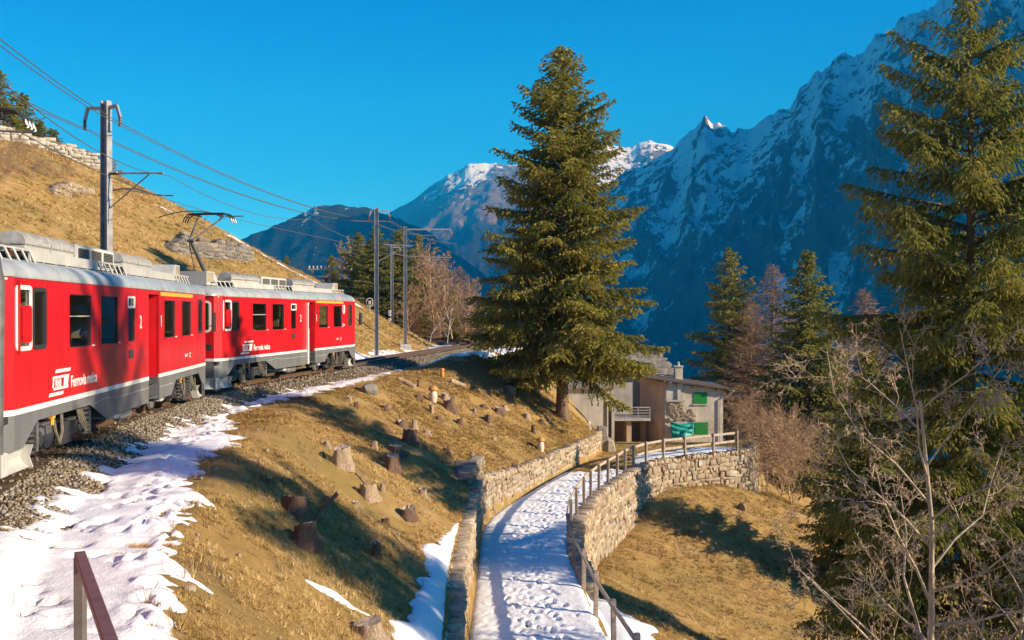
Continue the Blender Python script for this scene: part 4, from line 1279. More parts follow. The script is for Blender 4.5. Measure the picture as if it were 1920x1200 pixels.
        m = MB(); m.bar((X + dx * .1, -1.42, 2.2), (X + dx * .1, -1.52, 2.2), .03); m.box(min(X + dx * .06, X + dx * .30), max(X + dx * .06, X + dx * .30), -1.60, -1.50, 2.02, 2.62)
        if e == 'far': m.build('door_mirror', MAT_DARK, root, bevel=.02)
    # roof shell
    prof = [(1.335, 3.18), (1.33, 3.24), (1.27, 3.34), (1.12, 3.44), (.85, 3.52), (.45, 3.575), (0, 3.59)]
    prof = prof + [(-y, z) for y, z in prof[-2::-1]]
    secs = [(-.42, .80, .45), (-.36, .86, .62), (-.2, .93, .85), (0.05, 1, 1), (7.5, 1, 1), (LB - .05, 1, 1), (LB + .2, .93, .85), (LB + .36, .86, .62), (LB + .42, .80, .45)]
    V, F = [], []
    k = len(prof)
    for x, sy, sz_ in secs:
        for y, z in prof: V.append((x, y * sy, 3.17 + (z - 3.17) * sz_))
    for i in range(len(secs) - 1):
        for j in range(k - 1): F.append((i * k + j, i * k + j + 1, (i + 1) * k + j + 1, (i + 1) * k + j))
    F += [tuple(range(k)), tuple(range((len(secs) - 1) * k, len(secs) * k))[::-1]]
    MB().add(V, F).build('roof', MAT_ROOF, root, smooth=True)
    for x in (2.1, 5.2, 8.6, 11.7):
        MB().tube([(x, y * 1.004, z + .004) for y, z in prof], .008, 4).build('roof_seam', MAT_ROOF, root)
    # floor, lining and seats
    MB().box(-.3, LB + .3, -1.27, 1.27, .86, .98).build('floor', MAT_DARK, root)
    li = MB()
    for x in (1.46, 7.75, 9.25, 13.7):
        li.box(x, x + .04, -1.27, -.35, .985, 3.16); li.box(x, x + .04, .35, 1.27, .985, 3.16)
    li.box(-.2, LB + .2, -1.27, 1.27, 3.12, 3.16)
    for s in (-1, 1): holed(li, 0, LB, .985, 3.12, [w[:4] for w in SIDE_WIN] + [DOOR], s * 1.262, s * 1.28)
    li.build('interior_lining', MAT_BEIGE, root)
    sms = None
    for x, fx in ((2.25, 1), (3.95, -1), (4.15, 1), (5.75, -1), (9.5, 1), (11.1, -1), (11.35, 1), (12.95, -1)):
        for y in (-.78, .78):
            if sms is None:
                b = MB().box(-.02, .44, -.45, .45, 1.36, 1.45).box(-.10, .0, -.45, .45, 1.36, 2.06).box(.0, .36, -.40, .40, .985, 1.36)
                sms = b.mesh('seat', MAT_SEAT)
            o = obj('seat', sms, root); o.location = (x, y, 0); o.rotation_euler[2] = 0 if fx > 0 else math.pi
    # bogies
    for bx in (2.45, 12.4):
        bg = MB(); bg.box(bx - 1.35, bx + 1.35, -1.06, -.94, .42, .58); bg.box(bx - 1.35, bx + 1.35, .94, 1.06, .42, .58); bg.box(bx - .3, bx + .3, -1.0, 1.0, .4, .62)
        bo = bg.build('bogie', MAT_MID, root, bevel=.015)
        for wx in (bx - 1.05, bx + 1.05):
            for s in (-1, 1):
                wl_ = MB(); wl_.lathe([(.05, .075 * s), (.30, .06 * s), (.385, .05 * s), (.395, .02 * s), (.42, 0), (.42, -.03 * s), (.05, -.04 * s)], (wx, s * .56, .395), 24, 'y')
                wl_.build('wheel', MAT_STEEL, bo, smooth=True)
                ab = MB(); ab.box(wx - .16, wx + .16, min(s * 1.07, s * 1.19), max(s * 1.07, s * 1.19), .28, .54); ab.lathe([(.11, s * 1.19), (.09, s * 1.23)], (wx, 0, .40), 12, 'y'); ab.build('axle_box', MAT_DARK, bo, bevel=.015)
        for s in (-1, 1):
            for sx_ in (bx - 1.40, bx + 1.40) if bx < 5 else (bx - .55, bx + .62):
                sp = MB()
                for q_ in range(6): sp.lathe([(.07, .22 + q_ * .095), (.135, .235 + q_ * .095), (.135, .285 + q_ * .095), (.07, .30 + q_ * .095)], (sx_, s * 1.14, 0), 12)
                sp.lathe([(.06, .2), (.06, .82)], (sx_, s * 1.14, 0), 8); sp.build('coil_spring', MAT_DARK, bo, smooth=True)
                MB().tube([(sx_ + .22, s * 1.2, .84), (sx_ + .22, s * 1.2, .24)], .035, 8).build('damper', MAT_MID, bo)
            h = MB()
            h = MB(); h.tube([(bx - .5, s * 1.22, .85), (bx - .45, s * 1.26, .5), (bx - .25, s * 1.26, .26), (bx - .05, s * 1.24, .45), (bx + .02, s * 1.2, .85)], .03, 6)
            h.build('cable', MAT_PIPE, bo); h = MB()
            for q_ in range(4): h.tube([(bx + .9 + q_ * .08, s * 1.18, .82), (bx + .95 + q_ * .1, s * 1.24, .5), (bx + 1.25 + q_ * .08, s * 1.24, .30), (bx + 1.6, s * 1.2, .42), (bx + 1.75, s * 1.15, .75)], .016, 5)
            h.build('hose_bundle', MAT_PIPE, bo)
            gb = MB(); gb.box(bx - .02, bx + .50, min(s * 1.08, s * 1.22), max(s * 1.08, s * 1.22), .18, .60); gb.box(bx + .55, bx + .85, min(s * 1.05, s * 1.2), max(s * 1.05, s * 1.2), .30, .52); gb.build('gear_box', MAT_DARK, bo, bevel=.02)
            tw = MB(); tw.box(bx - .62, bx - .50, min(s * 1.2, s * 1.28), max(s * 1.2, s * 1.28), .74, .86); tw.tube([(bx - .56, s * 1.24, .76), (bx - .56, s * 1.24, .62)], .03, 6); tw.build('yellow_valve', MAT_YELLOW, bo)
    ub = [(5.15, 5.7, .40, .86, MAT_MID), (5.95, 6.3, .28, .86, MAT_EQUIP), (6.5, 7.5, .40, .86, MAT_MID), (7.6, 8.05, .34, .86, MAT_DARK), (9.3, 9.9, .36, .86, MAT_MID), (10.0, 10.3, .3, .86, MAT_EQUIP)]
    for x0, x1, z0, z1, mt in ub:
        MB().box(x0, x1, -1.16, 1.16, z0, z1).build('underfloor_box', mt, root, bevel=.02)
    ar = MB()
    for s in (-1, 1): MB().lathe([(.0, 6.5), (.10, 6.52), (.13, 6.6), (.13, 7.4), (.10, 7.48), (0, 7.5)], (0, s * 1.02, .30), 14, 'x').build('air_tank', MAT_STEEL, root, smooth=True)
    # roof gear
    for s in (-1, 1):
        for a, b in ((.25, 1.75), (5.55, 7.55), (12.6, 14.4)):
            wk = MB()
            wk.bar((a, s * .92, 3.70), (b, s * .92, 3.70), .03, .03)
            x = a + .05
            while x < b:
                wk.bar((x, s * .92, 3.70), (x + .12, s * .98, 3.48), .03, .03); x += .36
            wk.build('roof_rail', MAT_EQUIP, root)
        bd = MB(); bd.box(1.75, 5.55, min(s * .90, s * .93), max(s * .90, s * .93), 3.52, 3.71); bd.build('walkway_board', MAT_EQUIP, root); bd = MB(); bd.box(7.55, 12.6, min(s * .90, s * .93), max(s * .90, s * .93), 3.52, 3.71)
        bdo = bd.build('walkway_board', MAT_EQUIP, root)
        ft = MB()
        x = 1.8
        while x < 12.6:
            if not 5.6 < x < 7.5: ft.box(x, x + .04, min(s * .90, s * .925), max(s * .90, s * .925), 3.46, 3.525)
            x += .62
        ft.build('board_foot', MAT_EQUIP, bdo)
        for a, b, n_ in ((1.95, 4.55, 2), (8.0, 10.7, 2)):
            L = (b - a) / n_
            for q_ in range(n_):
                x0, x1 = a + q_ * L + .02, a + (q_ + 1) * L - .02
                m = MB()
                P = [(.26 * math.cos(t_), 3.86 + .20 * math.sin(t_)) for t_ in np.linspace(-.15, math.pi + .15, 11)]
                m.prism([(s * .52 + y, z) for y, z in P], x0, x1, 'x')
                ro = m.build('resistor_cover', MAT_RESIST, root, smooth=True)
                rb = MB(); xx = x0 + .05
                while xx < x1:
                    rb.tube([(xx, s * .52 + y * 1.02, 3.86 + (z - 3.86) * 1.04) for y, z in P[1:-1]], .010, 4); xx += .065
                rb.build('cover_rib', MAT_RESIST, ro)
                lb = MB(); lb.box(x0, x1, s * .52 - .24, s * .52 + .24, 3.70, 3.80); xx = x0 + .05
                while xx < x1: lb.box(xx, xx + .03, s * .52 - .25, s * .52 + .25, 3.80, 3.84); xx += .12
                lb.build('resistor_bank', MAT_EQUIP, ro)
                for xx in (x0 + .05, x1 - .1): MB().box(xx, xx + .05, s * .52 - .22, s * .52 + .22, 3.55, 3.70).build('resistor_foot', MAT_DARK, ro)
    m = MB(); m.box(4.70, 7.35, -.74, .74, 3.56, 4.02)
    vb = m.build('vent_box', MAT_EQUIP, root, bevel=.01)
    for s in (-1, 1):
        for q_ in range(3):
            x0 = 4.78 + q_ * .85
            lv = MB(); zz_ = 3.64
            while zz_ < 3.94:
                lv.bar((x0 + .03, s * .752, zz_), (x0 + .77, s * .752, zz_), .02, .018); zz_ += .035
            lv.build('louvre', MAT_DARK, vb)
            frame_mb(x0, x0 + .80, 3.60, 3.98, .03, .01, .742, .765, lambda x, y, z, s=s: (x, s * y, z)).build('louvre_frame', MAT_WHITE, vb)
    for xa, xb, dr in ((.0, .85, 1), (13.05, 13.9, -1)):
        m = MB(); m.prism([(xa, 3.55), (xb, 3.55), (xb, 3.72), (xb - .28 * 1, 4.02), (xa + .0, 4.02)] if dr > 0 else [(xb, 3.55), (xa, 3.55), (xa, 3.72), (xa + .28, 4.02), (xb, 4.02)], -.78, .78)
        vo = m.build('end_ventilator', MAT_EQUIP, root, bevel=.01)
        for s in (-1, 1):
            lo, hi = (xa + .05, xa + .5) if dr > 0 else (xb - .5, xb - .05)
            MB().box(lo, hi, min(s * .779, s * .786), max(s * .779, s * .786), 3.66, 3.98).build('grille', MAT_LOUVRE, vo)
    m = MB()
    for y in (-.3, -.1, .15, .35): m.tube([(.9, y, 3.64), (1.6, y, 3.70), (1.95, y * .9, 3.66)], .02, 5)
    m.tube([(10.7, -.3, 3.9), (11.3, -.35, 3.95), (11.9, -.2, 3.75), (12.4, 0, 3.65)], .025, 5)
    for y in (-.25, -.4, -.5): m.tube([(10.75, y, 3.85), (11.1, y - .02, 3.98), (11.5, y, 3.82), (11.7, y, 3.6)], .02, 5)
    m.build('roof_cable', MAT_DARK, root)
    for x, y in ((1.2, -.5), (1.2, .5), (2.0, -.5), (2.0, .5)):
        pr = []
        for q_ in range(4): pr += [(.035, 3.6 + q_ * .045), (.06, 3.615 + q_ * .045), (.06, 3.625 + q_ * .045), (.035, 3.64 + q_ * .045)]
        MB().lathe(pr, (x, y, 0), 10).build('insulator', MAT_COPPER, root)
    # single-arm pantograph
    pg = MB(); pg.bar((1.1, -.5, 3.80), (2.1, -.5, 3.80), .05); pg.bar((1.1, .5, 3.80), (2.1, .5, 3.80), .05); pg.bar((1.25, -.5, 3.80), (1.25, .5, 3.80), .05); pg.bar((1.9, -.5, 3.80), (1.9, .5, 3.80), .05)
    pgo = pg.build('pantograph', MAT_MID, root)
    el = Vector((.42, 0, 5.08)); hd = Vector((1.85, 0, 6.10))
    m = MB(); m.tube([(1.75, 0, 3.85), (1.35, 0, 4.2), el], [.075, .075, .06], 8); m.tube([(1.25, .18, 3.85), (.9, .16, 4.4), el + Vector((.12, .12, -.06))], .018, 6); m.build('lower_arm', MAT_MID, pgo)
    m = MB(); m.tube([el + Vector((0, -.12, 0)), el + Vector((0, .12, 0))], .05, 8)
    for s in (-1, 1): m.tube([el + Vector((0, s * .05, .02)), hd + Vector((0, s * .46, -.12))], .034, 6)
    m.tube([el + Vector((-.1, 0, .05)), hd + Vector((-.12, 0, -.05))], .012, 5)
    m.build('upper_arm', MAT_MID, pgo)
    m = MB()
    for xx in (-.17, 0, .17):
        m.tube([(hd.x + xx, y, hd.z + z) for y, z in ((-.92, -.26), (-.86, -.10), (-.72, .02), (-.55, .05), (0, .05), (.55, .05), (.72, .02), (.86, -.10), (.92, -.26))], .026, 6)
    for s in (-1, 1): m.bar((hd.x - .22, s * .42, hd.z - .02), (hd.x + .22, s * .42, hd.z - .02), .05, .06); m.bar((hd.x, s * .42, hd.z - .14), (hd.x, s * .42, hd.z), .03); m.bar((hd.x - .2, s * .5, hd.z - .1), (hd.x + .2, s * .5, hd.z - .1), .02)
    m.build('collector_head', MAT_DARK, pgo)
    for xx in (-.17, .0, .17): MB().tube([(hd.x + xx, y, hd.z + z) for y, z in ((-.93, -.28), (-.90, -.18), (-.85, -.09))], .024, 6).build('horn_tip', MAT_WHITE, pgo)
    return root

def car_text(root, number, crest):
    def put(name, me, x, z, y=-1.3275):
        o = obj(name, me, root); o.matrix_local = Matrix.Translation((x, y, z)) @ Matrix.Rotation(math.pi / 2, 4, 'X'); return o
    put('lettering', text_mesh('Ferrovia retica', .30, MAT_WHITE, .86, 0, .003, .006), 2.62, 1.235)
    # sign of the railway: slanted bars round the letters
    lg = MB()
    for a, b, z0, z1, sh in ((.22, 1.0, .34, .40, .12), (.08, .92, .24, .285, .1), (.12, .88, .04, .085, .1), (-.1, .62, -.06, .0, .1)):
        lg.add([(a, 0, z0), (b, 0, z0), (b + sh * .4, 0, z1), (a + sh * .4, 0, z1)], [(0, 1, 2, 3)])
    lg.add([(.08, 0, .085), (.15, 0, .085), (.19, 0, .24), (.12, 0, .24)], [(0, 1, 2, 3)]).add([(.64, 0, .085), (.88, 0, .085), (.92, 0, .24), (.68, 0, .24)], [(0, 1, 2, 3)])
    o = lg.build('emblem', MAT_WHITE, root, fix=False); o.location = (1.58, -1.3285, 1.20)
    t = put('lettering', text_mesh('RhB', .19, MAT_WHITE, .95, .15, .003, .004), 1.80, 1.295)
    put('class_number', text_mesh('2', .42, MAT_WHITE, .75, 0, .003, .006), 7.36, 2.25)
    put('class_number', text_mesh('1', .42, MAT_WHITE, .75, 0, .003, .006), 9.30, 2.25)
    put('lettering', text_mesh('ABe 4/4', .13, MAT_WHITE, .8), 12.05, 1.36)
    put('lettering', text_mesh('16.0 m', .08, MAT_WHITE, .9), 12.62, 1.42)
    put('lettering', text_mesh('50.0 t', .08, MAT_WHITE, .9), 12.62, 1.33)
    if crest:
        m = MB(); m.add([(0, 0, .32), (.34, 0, .32), (.34, 0, .05), (.26, 0, -.06), (.17, 0, -.12), (.08, 0, -.06), (0, 0, .05)], [(0, 1, 2, 3, 4, 5, 6)])
        o = m.build('crest', MAT_WHITE, root, fix=False); o.location = (12.98, -1.329, 2.66)
        m = MB(); m.add([(.06, 0, .26), (.17, 0, .26), (.17, 0, .0), (.06, 0, .06)], [(0, 1, 2, 3)])
        c = m.build('crest_field', MAT_GREY, o, fix=False); c.location = (0, -.003, 0)
        put('lettering', text_mesh('Tirano', .17, MAT_WHITE, .7, 0, .003, .004), 12.96, 2.0)
    # number on the near end, right of the middle
    if not number: return
    a, b = Vector((-.30, -1.17)), Vector((-.42, 0)); d = (b - a).normalized()
    ang = math.atan2(-d.y, -d.x)
    n_ = obj('car_number', text_mesh(number, .34, MAT_WHITE, 1.0, 0, .003, .012), root)
    n_.matrix_local = Matrix.Translation((-.385, -.42, 1.62)) @ Matrix.Rotation(ang, 4, 'Z') @ Matrix.Rotation(math.pi / 2, 4, 'X')
    pl = MB().box(0, .75, 0, .02, 0, .22).build('number_plate', MAT_DARK, root)
    pl.matrix_local = Matrix.Translation((-.385, -.35, 1.33)) @ Matrix.Rotation(ang, 4, 'Z')
    t = obj('plate_lettering', text_mesh('POZ', .16, MAT_EQUIP, 1.1), pl); t.matrix_local = Matrix.Translation((.2, -.004, .05)) @ Matrix.Rotation(math.pi / 2, 4, 'X')

car = make_car('red railcar with silver roof, nearer of the two fully seen')
car2 = copy_tree(car); car2['label'] = 'farther red railcar leading the train, crest beside its front cab window'
car0 = copy_tree(car); car0['label'] = 'end of another railcar just showing at the left picture edge'
def place_car(c, A, B):
    A, B = Vector(A), Vector(B); d = (B - A).normalized()
    nl = Vector((-d.y, d.x))
    o = A + nl * 1.325
    c.location = (o.x, o.y, 0); c.rotation_euler = (0, 0, math.atan2(d.y, d.x))
place_car(car, (-7.85, 15.3), (-9.51, 30.1))
place_car(car2, (-9.78, 32.75), (-7.70, 47.4))
place_car(car0, (-1.47, -1.1), (-6.81, 12.80))
for ch in list(car0.children):
    if ch.name.startswith('door_mirror'): bpy.data.objects.remove(ch, do_unlink=True)
car_text(car, None, False); car_text(car2, '53', True)
# white edge of the folded door on the leading car
m = MB().box(DOOR[0] - .07, DOOR[0] + .02, -1.43, -1.33, .46, 3.04); m.build('door_edge', MAT_WHITE, car2, bevel=.01)
MB().box(DOOR[0] - .045, DOOR[0] - .005, -1.437, -1.43, 1.95, 2.95).build('edge_glass', MAT_DARK, car2)
# dark gangway frame on the near car end
MB().tube([(LB + .22, -1.27, .70), (LB + .22, -1.30, 3.0), (LB + .20, -1.25, 3.35), (LB + .16, -1.05, 3.60), (LB + .16, -.7, 3.68)], .115, 10).build('gangway_tube', MAT_MID, car0, smooth=True)

# ------------------------------------------------------------------ passengers
def person_mesh(seed):
    """seated upper figure, one continuous surface"""
    r = random.Random(seed); tw = r.uniform(-.3, .3)
    J = {'pel': (0, 0, .10, .16), 'wai': (0, 0, .28, .145), 'che': (.0, 0, .47, .165), 'nek': (.0, 0, .60, .062), 'hd0': (.015, 0, .68, .085), 'hd1': (.02, 0, .77, .098), 'hd2': (.01, 0, .85, .075), 'nos': (.115, 0, .745, .018),
         'shL': (-.02, .17, .53, .075), 'elL': (.05, .25, .30, .052), 'wrL': (.24, .14, .22, .04), 'haL': (.31, .10, .23, .036),
         'shR': (-.02, -.17, .53, .075), 'elR': (.03, -.25, .30, .052), 'wrR': (.22, -.15, .20, .04), 'haR': (.30, -.12, .20, .036),
         'hiL': (.06, .10, .09, .10), 'knL': (.42, .12, .12, .075), 'anL': (.44, .12, -.28, .05), 'toL': (.58, .12, -.34, .04),
         'hiR': (.06, -.10, .09, .10), 'knR': (.42, -.12, .12, .075), 'anR': (.44, -.12, -.28, .05), 'toR': (.58, -.12, -.34, .04)}
    E_ = [('pel', 'wai'), ('wai', 'che'), ('che', 'nek'), ('nek', 'hd0'), ('hd0', 'hd1'), ('hd1', 'hd2'), ('hd0', 'nos'), ('che', 'shL'), ('shL', 'elL'), ('elL', 'wrL'), ('wrL', 'haL'), ('che', 'shR'), ('shR', 'elR'), ('elR', 'wrR'), ('wrR', 'haR'),
          ('pel', 'hiL'), ('hiL', 'knL'), ('knL', 'anL'), ('anL', 'toL'), ('pel', 'hiR'), ('hiR', 'knR'), ('knR', 'anR'), ('anR', 'toR')]
    names = list(J); me = bpy.data.meshes.new('figure')
    me.from_pydata([J[n][:3] for n in names], [(names.index(a), names.index(b)) for a, b in E_], [])
    o = bpy.data.objects.new('figure_tmp', me); COL.objects.link(o)
    m = o.modifiers.new('skin', 'SKIN'); sv = me.skin_vertices[0].data
    for i, n in enumerate(names):
        sv[i].radius = (J[n][3], J[n][3]); sv[i].use_root = (n == 'pel')
    m2 = o.modifiers.new('sub', 'SUBSURF'); m2.levels = 2; m2.render_levels = 2
    bpy.context.view_layer.update()
    out = bpy.data.meshes.new_from_object(o.evaluated_get(bpy.context.evaluated_depsgraph_get()))
    bpy.data.objects.remove(o, do_unlink=True)
    return out
FIG = person_mesh(1)
MAT_SKIN = plain('skin', (.50, .30, .21), .6, 0, .08, 8)
def person(carobj, x, y, face, coat, hair, label, hat=None):
    root = empty('person'); tag(root, label, 'person', 'passengers in the train')
    body = FIG.copy(); body.materials.clear(); body.materials.append(MAT_SKIN)
    obj('body', body, root)
    # clothes: faces below the neck and above the wrists, pushed out a little
    bm = bmesh.new(); bm.from_mesh(FIG)
    dele = [f for f in bm.faces if f.calc_center_median().z > .605 or (f.calc_center_median().x > .25 and .15 < f.calc_center_median().z < .3 and abs(f.calc_center_median().y) < .2 and f.calc_center_median().z > .16)]
    bmesh.ops.delete(bm, geom=dele, context='FACES')
    bm.normal_update()
    for v in bm.verts: v.co += v.normal * .012
    me = bpy.data.meshes.new('jacket'); bm.to_mesh(me); bm.free()
    me.materials.append(plain('jacket_cloth', coat, .9, 0, .15, 10)); obj('jacket', me, root)
    h = MB(); h.lathe([(.0, .885), (.06, .878), (.10, .835), (.114, .78), (.108, .72), (.09, .70)], (-.012, 0, 0), 14)
    vs = [(a - (.02 if c < .80 and a > .03 else 0), b, c if not (a > .05 and c < .80) else .80) for a, b, c in h.v]; h.v = vs
    h.build('hair', plain('hair_dark', hair, .8, 0, .2, 20), root, smooth=True)
    fe = MB()
    for s in (-1, 1): fe.lathe([(.0, -.006), (.012, 0), (.0, .006)], (.105, s * .036, .775), 8, 'x')
    fe.build('eye', MAT_DARK, root)
    mw = Matrix.Translation(carobj.location) @ Matrix.Rotation(carobj.rotation_euler.z, 4, 'Z')
    p = mw @ Vector((x, y, 1.36))
    root.location = p; root.rotation_euler = (0, 0, carobj.rotation_euler.z + face)
    root.scale = (1.05, 1.05, 1.05)
    return root
person(car, 2.55, -.72, -.15, (.10, .085, .06), (.35, .33, .30), 'passenger in brown in the first wide window of the nearer railcar')
person(car, 5.4, -.72, math.pi + .15, (.03, .035, .05), (.03, .02, .015), 'passenger in dark clothes in the second wide window of the nearer railcar')
person(car2, 3.6, -.74, math.pi + .2, (.40, .30, .16), (.10, .06, .04), 'passenger in tan jacket at the first wide window of the farther railcar')
person(car2, 5.4, -.74, math.pi + .2, (.03, .03, .035), (.04, .03, .02), 'bareheaded passenger in black at the second wide window of the farther railcar')
person(car2, 10.8, -.74, math.pi + .2, (.06, .05, .045), (.30, .27, .22), 'passenger behind the first window after the door of the farther railcar')
# ------------------------------------------------------------------ trees
def needle_mat(name, stops, transl=.25):
    M = Mat(name)
    c = M.ramp(M.attr('tint'), stops)
    M.color(c).rough(.65, .25)
    t = M.n.new('ShaderNodeBsdfTranslucent'); M.l.new(c, t.inputs['Color'])
    x = M.n.new('ShaderNodeMixShader'); x.inputs[0].default_value = transl
    M.l.new(M.b.outputs[0], x.inputs[1]); M.l.new(t.outputs[0], x.inputs[2]); M.l.new(x.outputs[0], M.out.inputs['Surface'])
    return M.m
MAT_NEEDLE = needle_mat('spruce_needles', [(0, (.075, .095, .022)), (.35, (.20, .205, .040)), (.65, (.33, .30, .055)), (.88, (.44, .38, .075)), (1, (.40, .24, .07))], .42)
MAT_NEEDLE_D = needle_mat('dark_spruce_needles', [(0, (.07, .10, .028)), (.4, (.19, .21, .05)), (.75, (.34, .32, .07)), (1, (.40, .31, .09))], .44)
MAT_LARCH = needle_mat('bare_larch_twigs', [(0, (.24, .13, .06)), (.5, (.42, .25, .13)), (1, (.56, .38, .22))], .15)
def bark(name, c, sc=5.0):
    M = Mat(name)
    n = M.noise(sc, 6, .7, vec=M.mapped((1.6, 1.6, .35)))
    M.color(M.ramp(n, [(.3, tuple(x * .45 for x in c)), (.55, c), (.75, tuple(min(1, x * 1.5) for x in c))])).rough(.9, .2).bump(n, .9, .06)
    return M.m
MAT_BARK = bark('spruce_bark', (.20, .135, .085))
MAT_TWIG = bark('grey_branch', (.56, .46, .33), 3)
MAT_TWIGF = bark('tan_twig', (.56, .42, .27), 3)
MAT_BROWN = bark('brown_branch', (.44, .29, .17), 3)
MAT_BIRCH = bark('birch_bark', (.62, .55, .46), 2)

def np_tubes(P, Rr, n=4):
    """P (N,k,3), Rr (N,k) -> verts, quads"""
    N, k, _ = P.shape
    T = np.gradient(P, axis=1); T /= np.linalg.norm(T, axis=2, keepdims=True) + 1e-9
    ref = np.where(np.abs(T[..., 2:3]) > .9, np.array([1., 0, 0]), np.array([0, 0, 1.]))
    A = np.cross(T, ref); A /= np.linalg.norm(A, axis=2, keepdims=True) + 1e-9
    B = np.cross(T, A)
    an = np.arange(n) * 2 * math.pi / n
    V = P[:, :, None, :] + Rr[:, :, None, None] * (A[:, :, None, :] * np.cos(an)[None, None, :, None] + B[:, :, None, :] * np.sin(an)[None, None, :, None])
    ids = np.arange(N * k * n).reshape(N, k, n)
    a, b = ids[:, :-1, :], ids[:, 1:, :]
    F = np.stack([a, np.roll(a, -1, 2), np.roll(b, -1, 2), b], -1).reshape(-1, 4)
    return V.reshape(-1, 3), F

def join(parts):
    V, F, b = [], [], 0
    for v, f in parts:
        V.append(v); F.append(f + b); b += len(v)
    return np.concatenate(V), np.concatenate(F)

def spruce(seed, H, prof, n_br, needle, h_lo=.06, droop=.28, hang=.35, step=.2, sp=.16, slen=.26, swid=.085, e_top=38, e_low=2, irregular=.28, trunk_r=.0125, twig_k=.36, tiers=None, dpow=.7):
    rs = np.random.RandomState(seed)
    fs, rr_ = [p[0] for p in prof], [p[1] for p in prof]
    limbs, sprays, tints = [], [], []
    for i in range(n_br):
        q = (i + rs.rand()) / n_br
        f = h_lo + (1 - h_lo) * (1 - (1 - q) ** 1.0) * .992
        if tiers: f = h_lo + (.992 - h_lo) * np.clip((np.round(q * tiers) + .22 * rs.randn()) / tiers, 0, 1)
        L = np.interp(f, fs, rr_) * (1 - irregular + 1.6 * irregular * rs.rand())
        if L < .08: continue
        az = i * 2.39996 + .5 * rs.randn()
        e = math.tan(RAD(e_low + (e_top - e_low) * f ** 1.5 + 6 * rs.randn()))
        dr = droop * (1 - f) ** dpow * (.6 + .8 * rs.rand()); up = dr * .62
        ch, sh = math.cos(az), math.sin(az)
        k = max(4, int(L / step))
        s = np.linspace(.10, 1, k)
        wob = .05 * L * np.sin(s * 3 + rs.rand() * 6)
        zc = L * (e * s - dr * 1.5 * s ** 1.5 + up * s ** 3)
        base = np.array([0, 0, f * H])
        C = np.column_stack([ch * L * s - sh * wob, sh * L * s + ch * wob, zc]) + base
        limbs.append((np.concatenate([base[None], C[np.linspace(0, k - 1, 5).astype(int)]]), .012 + .011 * L, L))
        T = np.gradient(C, axis=0); T /= np.linalg.norm(T, axis=1, keepdims=True)
        sd = np.cross(T, np.array([0, 0, 1.])); sd /= np.linalg.norm(sd, axis=1, keepdims=True) + 1e-9
        for sgn in (-1, 1, 0):
            lt = (twig_k * L * (1 - s) ** .8 * np.minimum(1, s * 3) + .16 + .04 * L) * (.6 + .6 * rs.rand(k))
            if sgn == 0: lt = lt * .5
            ang = .95 + .25 * rs.randn(k)
            td = T * np.cos(ang)[:, None] + sd * (sgn * np.sin(ang))[:, None]
            if sgn == 0: td = T * .8 + sd * (.5 * rs.randn(k))[:, None] + np.array([0, 0, -.35 - hang * .5])
            td = td + .12 * rs.randn(k, 3); td[:, 2] -= .12; td /= np.linalg.norm(td, axis=1, keepdims=True)
            mmax = max(1, int(lt.max() / sp) + 1)
            qq = (np.arange(mmax) + .35)[None, :] * sp / lt[:, None]
            ok = qq < 1.05
            pos = C[:, None, :] + td[:, None, :] * (qq * lt[:, None])[:, :, None]
            pos[:, :, 2] -= hang * lt[:, None] * qq ** 2 * .8
            d = td[:, None, :] + .38 * rs.randn(k, mmax, 3)
            d[:, :, 2] -= hang * (.4 + 1.4 * qq)
            d /= np.linalg.norm(d, axis=2, keepdims=True)
            pos = pos + .03 * rs.randn(k, mmax, 3)
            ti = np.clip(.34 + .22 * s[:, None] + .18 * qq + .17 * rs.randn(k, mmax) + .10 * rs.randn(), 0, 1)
            sprays.append(np.concatenate([pos[ok], d[ok]], 1)); tints.append(ti[ok])
    # leader
    z = np.linspace(.9, 1.0, 14) * H
    d = np.column_stack([.6 * rs.randn(14), .6 * rs.randn(14), np.full(14, .7)]); d /= np.linalg.norm(d, axis=1, keepdims=True)
    sprays.append(np.concatenate([np.column_stack([z * 0, z * 0, z - .1]), d], 1)); tints.append(np.full(14, .5))
    S = np.concatenate(sprays); ti = np.concatenate(tints); N = len(S)
    p, d = S[:, :3], S[:, 3:]
    a = np.cross(d, rs.randn(N, 3)); a /= np.linalg.norm(a, axis=1, keepdims=True) + 1e-9
    b = np.cross(d, a)
    ln = (slen * (.65 + .6 * rs.rand(N)))[:, None]; w = (swid * (.7 + .6 * rs.rand(N)))[:, None]
    V = np.empty((N, 8, 3))
    for j, sv in enumerate((a, b)):
        V[:, j * 4 + 0] = p - d * ln * .15; V[:, j * 4 + 1] = p + d * ln * .38 + sv * w; V[:, j * 4 + 2] = p + d * ln; V[:, j * 4 + 3] = p + d * ln * .38 - sv * w
    F = np.array([[0, 1, 2, 3], [4, 5, 6, 7]])[None] + (np.arange(N) * 8)[:, None, None]
    crown = np_mesh('crown', V.reshape(-1, 3), F.reshape(-1, 4), needle, False, {'tint': np.repeat(ti, 8)})
    LP = np.array([l[0] for l in limbs]); LR = np.array([[l[1], l[1] * .9, l[1] * .75, l[1] * .5, l[1] * .3, .006] for l in limbs])
    lv = np_tubes(LP, LR, 4)
    zt = np.linspace(-.6, H * .985, 16); w0 = trunk_r * H
    tx = .05 * np.sin(zt * .4 + seed)
    tr = w0 * (1 - np.clip(zt / H, 0, 1)) ** .85 + .012 + w0 * .55 * np.exp(-np.clip(zt, 0, 99) / .45)
    tv = np_tubes(np.column_stack([tx, tx * 0, zt])[None], tr[None], 12)
    trunk = np_mesh('trunk', *join([tv]), MAT_BARK, True)
    limb = np_mesh('branches', *lv, MAT_BARK, True)
    return crown, trunk, limb

